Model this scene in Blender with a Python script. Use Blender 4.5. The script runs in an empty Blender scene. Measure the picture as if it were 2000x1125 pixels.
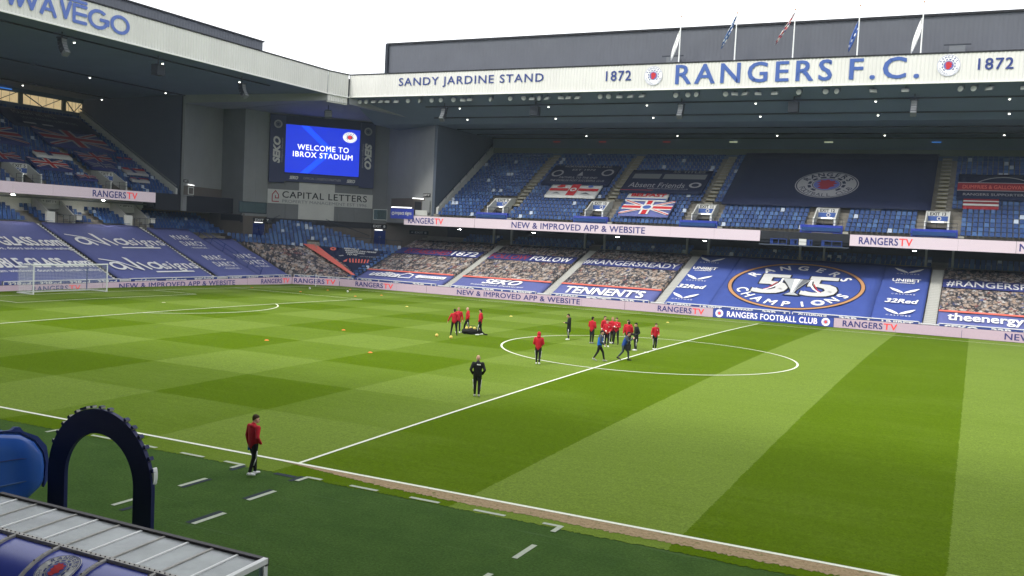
import bpy, bmesh, math, random
from mathutils import Vector, Matrix
random.seed(7)
R = math.radians
S = bpy.context.scene
COL = S.collection
# ------------------------------------------------------------------ camera
cam_d = bpy.data.cameras.new('camera'); cam = bpy.data.objects.new('camera', cam_d); COL.objects.link(cam)
S.camera = cam
cam_d.sensor_width = 36; cam_d.lens = 1840.18/2000*36; cam_d.clip_start = .1; cam_d.clip_end = 3000
CX, CY, CZ, YAW, PIT, ROL = 18.2265, -56.8905, 7.3323, .455551, -.056391, .049125
f = Vector((-math.sin(YAW)*math.cos(PIT), math.cos(YAW)*math.cos(PIT), math.sin(PIT)))
r = f.cross(Vector((0, 0, 1))).normalized(); u = r.cross(f)
r2 = r*math.cos(ROL)+u*math.sin(ROL); u2 = u*math.cos(ROL)-r*math.sin(ROL)
m3 = Matrix((r2, u2, -f)).transposed(); cam.matrix_world = Matrix.Translation((CX, CY, CZ)) @ m3.to_4x4()
S.render.resolution_x = 1024; S.render.resolution_y = 576
# ------------------------------------------------------------------ sky, sun, exposure
SUN_EL, SUN_AZ = 48, 205         # compass-like azimuth measured clockwise from +y
W = bpy.data.worlds.new('World'); S.world = W; W.use_nodes = True
nt = W.node_tree; bg = nt.nodes['Background']
sky = nt.nodes.new('ShaderNodeTexSky'); sky.sky_type = 'NISHITA'; sky.sun_disc = False
sky.sun_elevation = R(SUN_EL); sky.sun_rotation = R(SUN_AZ); sky.dust_density = 4; sky.air_density = 1.0
hs = nt.nodes.new('ShaderNodeHueSaturation'); hs.inputs['Saturation'].default_value = .22; hs.inputs['Value'].default_value = 1.0
nt.links.new(sky.outputs[0], hs.inputs['Color'])
mxw = nt.nodes.new('ShaderNodeMix'); mxw.data_type = 'RGBA'; mxw.inputs[0].default_value = .75
mxw.inputs[7].default_value = (9.0, 9.2, 9.5, 1)      # even cloud cover
nt.links.new(hs.outputs[0], mxw.inputs[6]); nt.links.new(mxw.outputs[2], bg.inputs['Color'])
bg.inputs['Strength'].default_value = .15
sl = bpy.data.lights.new('sun', 'SUN'); sl.energy = 1.5; sl.angle = R(10); sl.color = (1, .965, .91)
so = bpy.data.objects.new('sun', sl); COL.objects.link(so)
sd = Vector((math.sin(R(SUN_AZ))*math.cos(R(SUN_EL)), math.cos(R(SUN_AZ))*math.cos(R(SUN_EL)), math.sin(R(SUN_EL))))
so.rotation_euler = sd.to_track_quat('Z', 'Y').to_euler(); so.location = (0, -40, 60)
S.view_settings.view_transform = 'Standard'; S.view_settings.look = 'None'
S.view_settings.exposure = .62; S.view_settings.gamma = 1
S.render.engine = 'CYCLES'

# ------------------------------------------------------------------ materials
MATS = {}
def mat(name, col, rough=.6, noise=0, nscale=3, metal=0, emit=0, bump=0, bscale=20, alpha=1, spec=.22, stretch=None, trans=0):
    if name in MATS: return MATS[name]
    m = bpy.data.materials.new(name); m.use_nodes = True; t = m.node_tree; b = t.nodes['Principled BSDF']
    b.inputs['Base Color'].default_value = (*col, 1); b.inputs['Roughness'].default_value = rough
    b.inputs['Metallic'].default_value = metal; b.inputs['Specular IOR Level'].default_value = spec
    if emit:
        b.inputs['Emission Color'].default_value = (*col, 1); b.inputs['Emission Strength'].default_value = emit
    if trans: b.inputs['Transmission Weight'].default_value = trans
    if alpha < 1: b.inputs['Alpha'].default_value = alpha
    if noise or bump:
        tc = t.nodes.new('ShaderNodeTexCoord'); src = tc.outputs['Object']
        if stretch:
            mp = t.nodes.new('ShaderNodeMapping'); mp.inputs['Scale'].default_value = stretch
            t.links.new(src, mp.inputs['Vector']); src = mp.outputs[0]
    if noise:
        n = t.nodes.new('ShaderNodeTexNoise'); n.inputs['Scale'].default_value = nscale; n.inputs['Detail'].default_value = 6
        n.inputs['Roughness'].default_value = .65
        t.links.new(src, n.inputs['Vector'])
        mr = t.nodes.new('ShaderNodeMapRange'); mr.inputs[1].default_value = .3; mr.inputs[2].default_value = .7
        mr.inputs[3].default_value = 1-noise; mr.inputs[4].default_value = 1+noise*.6
        t.links.new(n.outputs['Fac'], mr.inputs[0])
        mx = t.nodes.new('ShaderNodeMix'); mx.data_type = 'RGBA'; mx.blend_type = 'MULTIPLY'; mx.inputs[0].default_value = 1
        mx.inputs[6].default_value = (*col, 1); t.links.new(mr.outputs[0], mx.inputs[7])
        t.links.new(mx.outputs[2], b.inputs['Base Color'])
        if emit: t.links.new(mx.outputs[2], b.inputs['Emission Color'])
    if bump:
        n2 = t.nodes.new('ShaderNodeTexNoise'); n2.inputs['Scale'].default_value = bscale; n2.inputs['Detail'].default_value = 4
        t.links.new(src, n2.inputs['Vector'])
        bp = t.nodes.new('ShaderNodeBump'); bp.inputs['Strength'].default_value = bump; bp.inputs['Distance'].default_value = .05
        t.links.new(n2.outputs['Fac'], bp.inputs['Height']); t.links.new(bp.outputs[0], b.inputs['Normal'])
    MATS[name] = m; return m

class NT:
    """tiny node helper"""
    def __init__(s, name):
        s.m = bpy.data.materials.new(name); s.m.use_nodes = True; s.t = s.m.node_tree; s.b = s.t.nodes['Principled BSDF']
    def n(s, typ, **k):
        o = s.t.nodes.new(typ)
        for a, v in k.items(): setattr(o, a, v)
        return o
    def put(s, sock, v):
        if hasattr(v, 'is_linked'): s.t.links.new(v, sock)
        else: sock.default_value = v
    def math(s, op, a, b=0, c=0, clamp=False):
        o = s.n('ShaderNodeMath', operation=op, use_clamp=clamp)
        s.put(o.inputs[0], a); s.put(o.inputs[1], b); s.put(o.inputs[2], c); return o.outputs[0]
    def mix(s, fac, a, b, blend='MIX'):
        o = s.n('ShaderNodeMix', data_type='RGBA', blend_type=blend)
        s.put(o.inputs[0], fac)
        for i, v in ((6, a), (7, b)): s.put(o.inputs[i], v if hasattr(v, 'is_linked') else (*v, 1))
        return o.outputs[2]
    def noise(s, vec, scale, detail=3, rough=.5):
        o = s.n('ShaderNodeTexNoise'); s.t.links.new(vec, o.inputs['Vector']); o.inputs['Scale'].default_value = scale
        o.inputs['Detail'].default_value = detail; o.inputs['Roughness'].default_value = rough; return o.outputs['Fac']
    def rng(s, v, a, b, c, d):
        o = s.n('ShaderNodeMapRange'); s.put(o.inputs[0], v)
        for i, x in enumerate((a, b, c, d)): o.inputs[i+1].default_value = x
        return o.outputs[0]

def grass_material():
    g = NT('mown_grass'); tc = g.n('ShaderNodeTexCoord'); P = tc.outputs['Object']
    sx = g.n('ShaderNodeSeparateXYZ'); g.t.links.new(P, sx.inputs[0]); X, Y = sx.outputs[0], sx.outputs[1]
    wob = g.rng(g.noise(P, 1.4, 3), 0, 1, -.05, .05)
    fine_w = g.rng(g.noise(P, 12, 2), 0, 1, -.07, .07)
    Xw = g.math('ADD', g.math('ADD', X, wob), fine_w); Yw = g.math('ADD', g.math('ADD', Y, wob), fine_w)
    def stripes(v, w, par):
        a = g.math('DIVIDE', v, w); fl = g.math('FLOOR', a)
        md = g.math('FLOORED_MODULO', fl, 2.0)
        return md if par else g.math('SUBTRACT', 1.0, md)
    xs = stripes(Xw, 6.04, True); ys = stripes(Yw, 5.69, False)
    mask = g.n('ShaderNodeMapRange', interpolation_type='SMOOTHSTEP'); g.t.links.new(X, mask.inputs[0])
    for i, v in enumerate((-8., 5., 1., .12)): mask.inputs[i+1].default_value = v  # cross stripes fade rightwards: view-dependent blade sheen painted as colour
    both = g.math('ADD', g.math('MULTIPLY', xs, .5), g.math('MULTIPLY', ys, .5))
    v = g.math('ADD', g.math('MULTIPLY', both, mask.outputs[0]), g.math('MULTIPLY', xs, g.math('SUBTRACT', 1.0, mask.outputs[0])))
    patch = g.rng(g.noise(P, .22, 4, .6), .3, .7, -.10, .10)
    v = g.math('ADD', v, patch)
    mp = g.n('ShaderNodeMapping'); mp.inputs['Scale'].default_value = (.25, 2.2, 1); g.t.links.new(P, mp.inputs['Vector'])
    streak = g.rng(g.noise(mp.outputs[0], 1.2, 5, .65), .3, .7, -.11, .11)
    v = g.math('ADD', v, streak, 0, True)
    c = g.mix(v, (.084, .144, .0030), (.152, .222, .034))
    tone = g.rng(g.noise(P, 17, 5, .8), .25, .75, .56, 1.40)
    tone2 = g.rng(g.noise(P, 7.5, 4, .75), .25, .75, .82, 1.16)
    c = g.mix(1.0, c, g.mix(1.0, (1, 1, 1), tone, 'MULTIPLY'), 'MULTIPLY')
    cc = g.n('ShaderNodeCombineColor'); 
    for i in range(3): g.t.links.new(tone2, cc.inputs[i])
    c = g.mix(1.0, c, cc.outputs[0], 'MULTIPLY')
    worn = g.rng(g.noise(P, .9, 6, .75), .66, .74, 0, .35)
    c = g.mix(worn, c, (.20, .20, .06))
    g.t.links.new(c, g.b.inputs['Base Color']); g.b.inputs['Roughness'].default_value = .9; g.b.inputs['Specular IOR Level'].default_value = .02
    bp = g.n('ShaderNodeBump'); bp.inputs['Strength'].default_value = .55; bp.inputs['Distance'].default_value = .03
    g.t.links.new(g.noise(P, 38, 3, .7), bp.inputs['Height']); g.t.links.new(bp.outputs[0], g.b.inputs['Normal'])
    return g.m

def turf_material():
    g = NT('artificial_turf'); tc = g.n('ShaderNodeTexCoord'); P = tc.outputs['Object']
    t1 = g.rng(g.noise(P, 16, 5, .8), .25, .75, .45, 1.5); 
    t2 = g.rng(g.noise(P, .8, 5, .65), .3, .7, 0, 1)
    c = g.mix(t2, (.042, .086, .020), (.060, .112, .026))
    cc = g.n('ShaderNodeCombineColor')
    for i in range(3): g.t.links.new(t1, cc.inputs[i])
    c = g.mix(1.0, c, cc.outputs[0], 'MULTIPLY')
    sp = g.rng(g.noise(P, 7, 5, .8), .68, .74, 0, .5)
    c = g.mix(sp, c, (.09, .12, .05))
    mp = g.n('ShaderNodeMapping'); mp.inputs['Scale'].default_value = (.12, 3.0, 1); g.t.links.new(P, mp.inputs['Vector'])
    seam = g.rng(g.noise(mp.outputs[0], 1.6, 3, .6), .63, .70, 0, .28)
    c = g.mix(seam, c, (.10, .15, .07))
    g.t.links.new(c, g.b.inputs['Base Color']); g.b.inputs['Roughness'].default_value = .95; g.b.inputs['Specular IOR Level'].default_value = .02
    bp = g.n('ShaderNodeBump'); bp.inputs['Strength'].default_value = .5; bp.inputs['Distance'].default_value = .02
    g.t.links.new(g.noise(P, 45, 3, .7), bp.inputs['Height']); g.t.links.new(bp.outputs[0], g.b.inputs['Normal'])
    return g.m

def dirt_material():
    g = NT('worn_soil'); tc = g.n('ShaderNodeTexCoord'); P = tc.outputs['Object']
    c = g.mix(g.rng(g.noise(P, 9, 6, .75), .3, .7, 0, 1), (.22, .155, .082), (.44, .33, .195))
    sx = g.n('ShaderNodeSeparateXYZ'); g.t.links.new(P, sx.inputs[0])
    gr = g.rng(g.noise(P, 5, 6, .8), .56, .62, 0, 1)
    c = g.mix(g.math('MULTIPLY', gr, .75), c, (.085, .12, .02))
    g.t.links.new(c, g.b.inputs['Base Color']); g.b.inputs['Roughness'].default_value = .9; g.b.inputs['Specular IOR Level'].default_value = .1
    bp = g.n('ShaderNodeBump'); bp.inputs['Strength'].default_value = .6; bp.inputs['Distance'].default_value = .03
    g.t.links.new(g.noise(P, 30, 4, .7), bp.inputs['Height']); g.t.links.new(bp.outputs[0], g.b.inputs['Normal'])
    return g.m

def crowd_material(name='crowd_print', sx=3.1, sy=2.0, axis='far'):
    """printed photograph of a packed crowd"""
    g = NT(name); tc = g.n('ShaderNodeTexCoord'); P = tc.outputs['Object']
    mp = g.n('ShaderNodeMapping'); mp.inputs['Scale'].default_value = (sx, sy, 0) if axis == 'far' else (sy, sx, 0)
    g.t.links.new(P, mp.inputs['Vector'])
    wn = g.n('ShaderNodeTexNoise'); g.t.links.new(P, wn.inputs['Vector']); wn.inputs['Scale'].default_value = 3
    av = g.n('ShaderNodeVectorMath', operation='MULTIPLY_ADD'); g.t.links.new(wn.outputs['Color'], av.inputs[0])
    av.inputs[1].default_value = (.45, .45, 0); g.t.links.new(mp.outputs[0], av.inputs[2])
    vo = g.n('ShaderNodeTexVoronoi', voronoi_dimensions='2D'); g.t.links.new(av.outputs[0], vo.inputs['Vector']); vo.inputs['Scale'].default_value = 1.0
    sc = g.n('ShaderNodeSeparateColor'); g.t.links.new(vo.outputs['Color'], sc.inputs[0])
    ramp = g.n('ShaderNodeValToRGB'); ramp.color_ramp.interpolation = 'CONSTANT'
    cols = [(.0, (.02, .021, .028)), (.17, (.10, .095, .10)), (.30, (.33, .26, .21)), (.46, (.04, .045, .07)), (.56, (.46, .42, .39)),
            (.68, (.42, .30, .22)), (.8, (.11, .10, .10)), (.87, (.24, .08, .07)), (.92, (.60, .57, .53)), (.97, (.07, .10, .24))]
    el = ramp.color_ramp.elements; el[0].position = 0; el[0].color = (*cols[0][1], 1); el[1].position = cols[1][0]; el[1].color = (*cols[1][1], 1)
    for p_, c_ in cols[2:]:
        e = el.new(p_); e.color = (*c_, 1)
    g.t.links.new(sc.outputs[0], ramp.inputs[0])
    # faces: a second, offset cell layer
    mp2 = g.n('ShaderNodeMapping'); mp2.inputs['Scale'].default_value = (sx*1.25, sy*1.5, 0) if axis == 'far' else (sy*1.5, sx*1.25, 0)
    mp2.inputs['Location'].default_value = (3.3, 7.1, 0); g.t.links.new(P, mp2.inputs['Vector'])
    v2 = g.n('ShaderNodeTexVoronoi', voronoi_dimensions='2D'); g.t.links.new(mp2.outputs[0], v2.inputs['Vector']); v2.inputs['Scale'].default_value = 1.0
    head = g.math('LESS_THAN', v2.outputs['Distance'], .33)
    s2 = g.n('ShaderNodeSeparateColor'); g.t.links.new(v2.outputs['Color'], s2.inputs[0])
    skin = g.mix(s2.outputs[1], (.42, .31, .24), (.60, .50, .42))
    skin = g.mix(g.math('GREATER_THAN', s2.outputs[2], .62), skin, (.03, .025, .025))
    c = g.mix(g.math('MULTIPLY', head, .9), ramp.outputs[0], skin)
    gap = g.rng(vo.outputs['Distance'], .45, .75, 0, .75)
    c = g.mix(gap, c, (.02, .02, .025))
    c = g.mix(g.rng(g.noise(P, 14, 3), .3, .7, 0, .4), c, (.04, .04, .045))
    g.t.links.new(c, g.b.inputs['Base Color']); g.b.inputs['Roughness'].default_value = .6
    return g.m

M = {}
def defmats():
    M['grass'] = grass_material(); M['turf'] = turf_material(); M['dirt'] = dirt_material()
    M['crowd'] = crowd_material(); M['crowdl'] = crowd_material('crowd_print_side', axis='left')
    M['line'] = mat('line_paint', (.78, .80, .66), .7, .18, 18)
    M['dash'] = mat('faded_paint', (.42, .46, .36), .8, .2, 14)
    M['ghost'] = mat('navy_overpaint', (.014, .026, .036), .8, .3, 9)
    M['clad'] = mat('cream_cladding', (.64, .635, .60), .5, .07, .35, stretch=(1, 1, .3))
    M['cladtrim'] = mat('white_trim', (.80, .80, .77), .5)
    M['black'] = mat('black_edge', (.012, .012, .014), .6)
    M['roofgrey'] = mat('grey_roof_sheet', (.10, .106, .122), .5, .08, .4, metal=.1)
    M['soffit'] = mat('dark_soffit', (.125, .162, .24), .75, .08, .3)
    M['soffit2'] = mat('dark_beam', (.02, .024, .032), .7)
    M['cornersoff'] = mat('corner_soffit', (.24, .25, .30), .7, .08, .3)
    M['greyw'] = mat('grey_wall_panel', (.155, .163, .166), .6, .10, .4)
    M['greyw2'] = mat('grey_wall_panel_pale', (.245, .255, .25), .6, .08, .4)
    M['palepanel'] = mat('pale_panel', (.50, .505, .48), .6, .08, .5)
    M['gable'] = mat('dark_gable', (.072, .088, .118), .75, .08, .4)
    M['brown'] = mat('brown_wall', (.12, .105, .09), .8, .1, .8)
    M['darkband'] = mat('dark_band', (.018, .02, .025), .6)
    M['whitew'] = mat('white_wall', (.78, .77, .72), .75, .08, .8)
    M['conc'] = mat('terrace_concrete', (.20, .185, .155), .85, .18, 1.5)
    M['step'] = mat('step_concrete', (.32, .31, .27), .85, .15, 2.5)
    M['yellow'] = mat('yellow_nosing', (.27, .24, .13), .8, .2, 2)
    M['stepg'] = mat('step_edge_grey', (.42, .42, .39), .8)  # greyer risers and front edges on the white steps
    M['stepw'] = mat('white_step', (.74, .73, .68), .8, .1, 3)
    M['rail'] = mat('dark_rail', (.02, .03, .05), .5, metal=.4)
    M['railb'] = mat('blue_rail', (.02, .05, .22), .5)
    M['seat'] = mat('blue_seat', (.020, .058, .185), .42, .12, .7)
    M['seat2'] = mat('faded_sunlit_seat', (.05, .115, .275), .42, .15, .8)  # lighter blue paints in sunlit seats as well as faded ones
    M['seat3'] = mat('pale_seat', (.42, .48, .58), .5, .15, .8)  # pale tone covers stained seats and painted-in whitish glare
    M['royal'] = mat('royal_blue_cloth', (.052, .086, .31), .75, .10, .5)
    M['navycl'] = mat('muted_blue_cloth', (.115, .132, .33), .75, .10, .45)
    M['navyst'] = mat('navy_print', (.035, .045, .17), .75, .08, 1)
    M['deepnavy'] = mat('deep_navy_cloth', (.013, .019, .052), .8, .1, .6)
    M['white'] = mat('white_print', (.86, .86, .86), .7)
    M['offwhite'] = mat('offwhite_print', (.62, .62, .60), .7, .06, 2)
    M['dullwhite'] = mat('dull_white_print', (.34, .34, .36), .8)
    M['coral'] = mat('coral_print', (.72, .16, .12), .7)
    M['red'] = mat('red_print', (.48, .03, .035), .7)
    M['redcloth'] = mat('dull_red_print', (.30, .03, .04), .8)
    M['gold'] = mat('copper_print', (.50, .26, .12), .6)
    M['silver'] = mat('silver_print', (.45, .47, .48), .6)
    M['silverd'] = mat('dark_silver_print', (.16, .17, .18), .6)
    M['blackp'] = mat('black_print', (.02, .02, .022), .7)
    M['blueletter'] = mat('blue_letter', (.055, .11, .34), .5)
    M['navyletter'] = mat('navy_letter', (.03, .05, .20), .5)
    M['purpleletter'] = mat('violet_letter', (.10, .16, .46), .5)
    M['ledpink'] = mat('led_pink', (.46, .345, .42), .5, .04, 6, emit=.22)
    M['ledpinkd'] = mat('led_pink_upper', (.50, .42, .46), .5, emit=.30)
    M['lednavy'] = mat('led_navy', (.035, .035, .15), .5, emit=.25)
    M['ledred'] = mat('led_red', (.62, .06, .06), .5, emit=.45)
    M['ledblue'] = mat('led_blue', (.035, .06, .27), .5, emit=.35)
    M['ledwhite'] = mat('led_white', (.75, .70, .74), .5, emit=.5)
    M['scrblue'] = mat('screen_blue', (.004, .022, .42), .3, emit=1.0)
    M['scrblue2'] = mat('screen_bright_blue', (.004, .06, .78), .3, emit=1.0)
    M['scrwhite'] = mat('screen_white', (.8, .8, .8), .3, emit=1.0)
    M['scrred'] = mat('screen_red', (.6, .04, .06), .3, emit=.9)
    M['scrnavy'] = mat('screen_navy', (.02, .03, .12), .3, emit=.8)
    M['sidepanel'] = mat('screen_side_panel', (.035, .045, .11), .5)
    M['bar'] = mat('white_metal', (.80, .81, .80), .35)
    M['net'] = mat('white_net', (.75, .76, .78), .8)
    M['lamp'] = mat('lamp_glow', (1, .97, .9), .5, emit=5)
    M['tube'] = mat('fluorescent_tube', (1, 1, .98), .5, emit=1.5)
    M['ulamp'] = mat('balcony_lamp_glow', (1, .97, .92), .5, emit=90)
    M['ulamp2'] = mat('left_balcony_lamp_glow', (1, .95, .86), .5, emit=320)
    M['tubered'] = mat('red_strip', (.5, .04, .04), .5, emit=.25)
    M['tubeblue'] = mat('blue_strip', (.05, .22, .7), .5, emit=.45)
    M['tubegreen'] = mat('pale_strip', (.7, .75, .5), .5, emit=.45)
    M['spk'] = mat('speaker_grey', (.03, .035, .045), .6)
    M['spk2'] = mat('speaker_grille', (.14, .15, .16), .6)
    M['lens'] = mat('lamp_lens', (.20, .22, .20), .25)
    M['glass'] = mat('tinted_glass', (.10, .16, .17), .12, alpha=.55)
    M['archn'] = mat('arch_navy', (.016, .021, .088), .5)
    M['dugblue'] = mat('dugout_blue', (.030, .052, .36), .28, .08, 1.2, spec=.6)
    M['dugblue2'] = mat('canopy_blue', (.03, .115, .48), .2, .1, 1.0, spec=.6)
    M['poly'] = mat('polycarbonate', (.60, .63, .65), .18, .22, 1.6, alpha=.58)
    M['grime'] = mat('grimy_aluminium', (.42, .41, .38), .5, .25, 6)
    M['darktrim'] = mat('dark_gutter', (.05, .045, .05), .5, .3, 4)
    M['ply'] = mat('daylight_glow_board', (.62, .47, .25), .8, .1, 1.5, emit=.55)  # emission stands in for daylight coming through the boards
    M['door'] = mat('blue_door', (.012, .03, .16), .5)
    M['jred'] = mat('red_tracksuit', (.52, .015, .03), .7, .12, 9)
    M['jblack'] = mat('black_tracksuit', (.012, .012, .014), .65, .2, 9)
    M['trous'] = mat('black_trousers', (.010, .010, .012), .7)
    M['skin'] = mat('skin', (.62, .36, .26), .55)
    M['hairdk'] = mat('dark_hair', (.02, .014, .010), .8)
    M['hairbr'] = mat('brown_hair', (.06, .035, .02), .8)
    M['hairbl'] = mat('blond_hair', (.38, .26, .11), .8)
    M['shoew'] = mat('white_shoe', (.80, .80, .80), .5)
    M['shoedk'] = mat('dark_shoe', (.02, .02, .022), .5)
    M['shoegr'] = mat('grey_shoe', (.35, .35, .33), .6)
    M['vest'] = mat('blue_vest', (.015, .06, .28), .6)
    M['vestsl'] = mat('dark_slate_cloth', (.05, .065, .085), .7)
    M['vestbr'] = mat('bright_blue_cloth', (.01, .12, .55), .6)
    M['ballw'] = mat('ball_white', (.78, .78, .76), .4)
    M['bally'] = mat('ball_yellow', (.80, .62, .16), .4)
    M['cone'] = mat('orange_cone', (.80, .22, .05), .6)
    M['bagk'] = mat('black_bag', (.015, .015, .015), .7)
defmats()

# ------------------------------------------------------------------ mesh helpers
class MB:
    def __init__(s): s.v = []; s.f = []; s.m = []; s.mats = []
    def mi(s, m):
        if m not in s.mats: s.mats.append(m)
        return s.mats.index(m)
    def poly(s, pts, m):
        i = len(s.v); s.v += [tuple(p) for p in pts]; s.f.append(tuple(range(i, i+len(pts)))); s.m.append(s.mi(m)); return s
    def raw(s, vs, fs, m):
        i = len(s.v); s.v += [tuple(p) for p in vs]; k = s.mi(m)
        for q in fs: s.f.append(tuple(a+i for a in q)); s.m.append(k)
        return s
    def box(s, a, b, m, fn=None):
        x0, y0, z0 = a; x1, y1, z1 = b
        vs = [(x0, y0, z0), (x1, y0, z0), (x1, y1, z0), (x0, y1, z0), (x0, y0, z1), (x1, y0, z1), (x1, y1, z1), (x0, y1, z1)]
        if fn: vs = [fn(*p) for p in vs]
        return s.raw(vs, [(0, 3, 2, 1), (4, 5, 6, 7), (0, 1, 5, 4), (1, 2, 6, 5), (2, 3, 7, 6), (3, 0, 4, 7)], m)
    def bar(s, a, b, w, m, n=4, w2=None):
        a = Vector(a); b = Vector(b); d = (b-a)
        if d.length < 1e-6: return s
        d.normalize(); up = Vector((0, 0, 1)) if abs(d.z) < .95 else Vector((1, 0, 0))
        p = d.cross(up).normalized(); q = p.cross(d); vs = []
        for c, ww in ((a, w), (b, w2 or w)):
            for k in range(n):
                an = 2*math.pi*(k+.5)/n; vs.append(c+p*math.cos(an)*ww+q*math.sin(an)*ww)
        fs = [(k, (k+1) % n, n+(k+1) % n, n+k) for k in range(n)]+[tuple(range(n-1, -1, -1)), tuple(range(n, 2*n))]
        return s.raw(vs, fs, m)
    def tube(s, pts, w, m, n=5):
        for a, b in zip(pts, pts[1:]): s.bar(a, b, w, m, n)
        return s
    def rings(s, rings, m, cap=True):
        """loft closed rings (lists of equal length)"""
        n = len(rings[0]); vs = [p for rg in rings for p in rg]; fs = []
        for i in range(len(rings)-1):
            for k in range(n): fs.append((i*n+k, i*n+(k+1) % n, (i+1)*n+(k+1) % n, (i+1)*n+k))
        if cap: fs += [tuple(range(n-1, -1, -1)), tuple(range((len(rings)-1)*n, len(rings)*n))]
        return s.raw(vs, fs, m)
    def ball(s, c, rr, m, nu=10, nv=7):
        rx, ry, rz = rr if hasattr(rr, '__len__') else (rr, rr, rr); rg = []
        for j in range(1, nv):
            t = math.pi*j/nv; rg.append([(c[0]+rx*math.sin(t)*math.cos(2*math.pi*k/nu), c[1]+ry*math.sin(t)*math.sin(2*math.pi*k/nu), c[2]-rz*math.cos(t)) for k in range(nu)])
        return s.rings(rg, m)
    def extr(s, prof, a, b, m, fn):
        """closed profile (2D pts) swept from a to b; fn(w, p, q)->xyz"""
        n = len(prof); vs = [fn(a, *p) for p in prof]+[fn(b, *p) for p in prof]
        fs = [(k, (k+1) % n, n+(k+1) % n, n+k) for k in range(n)]+[tuple(range(n-1, -1, -1)), tuple(range(n, 2*n))]
        return s.raw(vs, fs, m)
    def build(s, name, parent=None, smooth=False, loc=None):
        me = bpy.data.meshes.new(name); vs = s.v
        if loc is not None: vs = [(p[0]-loc[0], p[1]-loc[1], p[2]-loc[2]) for p in vs]
        me.from_pydata(vs, [], s.f)
        for m in s.mats: me.materials.append(m)
        if len(s.mats) > 1: me.polygons.foreach_set('material_index', s.m)
        if smooth: me.polygons.foreach_set('use_smooth', [True]*len(s.f))
        me.update(); o = bpy.data.objects.new(name, me); COL.objects.link(o)
        if loc is not None: o.location = loc
        if parent:
            o.parent = parent
            if loc is None or True:
                o.matrix_parent_inverse = PINV(parent)
        return o
def PINV(p):
    m = Matrix.Translation(p.location) @ p.rotation_euler.to_matrix().to_4x4()
    q = p.parent
    if q: m = Matrix.Translation(q.location) @ q.rotation_euler.to_matrix().to_4x4() @ p.matrix_parent_inverse @ m
    return m.inverted()
def tag(o, label=None, cat=None, group=None, kind=None):
    if label: o['label'] = label
    if cat: o['category'] = cat
    if group: o['group'] = group
    if kind: o['kind'] = kind
    return o
def thing(name, label, cat, loc=(0, 0, 0), group=None, rz=0):
    o = bpy.data.objects.new(name, None); o.empty_display_size = .3; COL.objects.link(o); o.location = loc; o.rotation_euler = (0, 0, rz)
    return tag(o, label, cat, group)
def dup(root, loc, rz=None):
    r_ = root.copy(); COL.objects.link(r_); r_.location = loc
    if rz is not None: r_.rotation_euler = (0, 0, rz)
    for ch in list(root.children):
        c = ch.copy(); COL.objects.link(c); c.parent = r_
        for g_ in list(ch.children):
            d = g_.copy(); COL.objects.link(d); d.parent = c
    return r_

# ------------------------------------------------------------------ flat print: text, rings, crests
GC = {}
def glyph(s, bold=.0, shear=0, space=1.0):
    k = (s, bold, shear, space)
    if k in GC: return GC[k]
    c = bpy.data.curves.new('t', 'FONT'); c.body = s; c.offset = bold; c.shear = shear; c.space_character = space; c.resolution_u = 3; c.fill_mode = 'FRONT'
    o = bpy.data.objects.new('t', c); me = bpy.data.meshes.new_from_object(o)
    vs = [(v.co.x, v.co.y) for v in me.vertices]; fs = [tuple(p.vertices) for p in me.polygons]
    bpy.data.objects.remove(o); bpy.data.curves.remove(c); bpy.data.meshes.remove(me)
    if not vs: vs = [(0, 0)]
    bb = (min(v[0] for v in vs), max(v[0] for v in vs), min(v[1] for v in vs), max(v[1] for v in vs))
    GC[k] = (vs, fs, bb); return GC[k]

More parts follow.
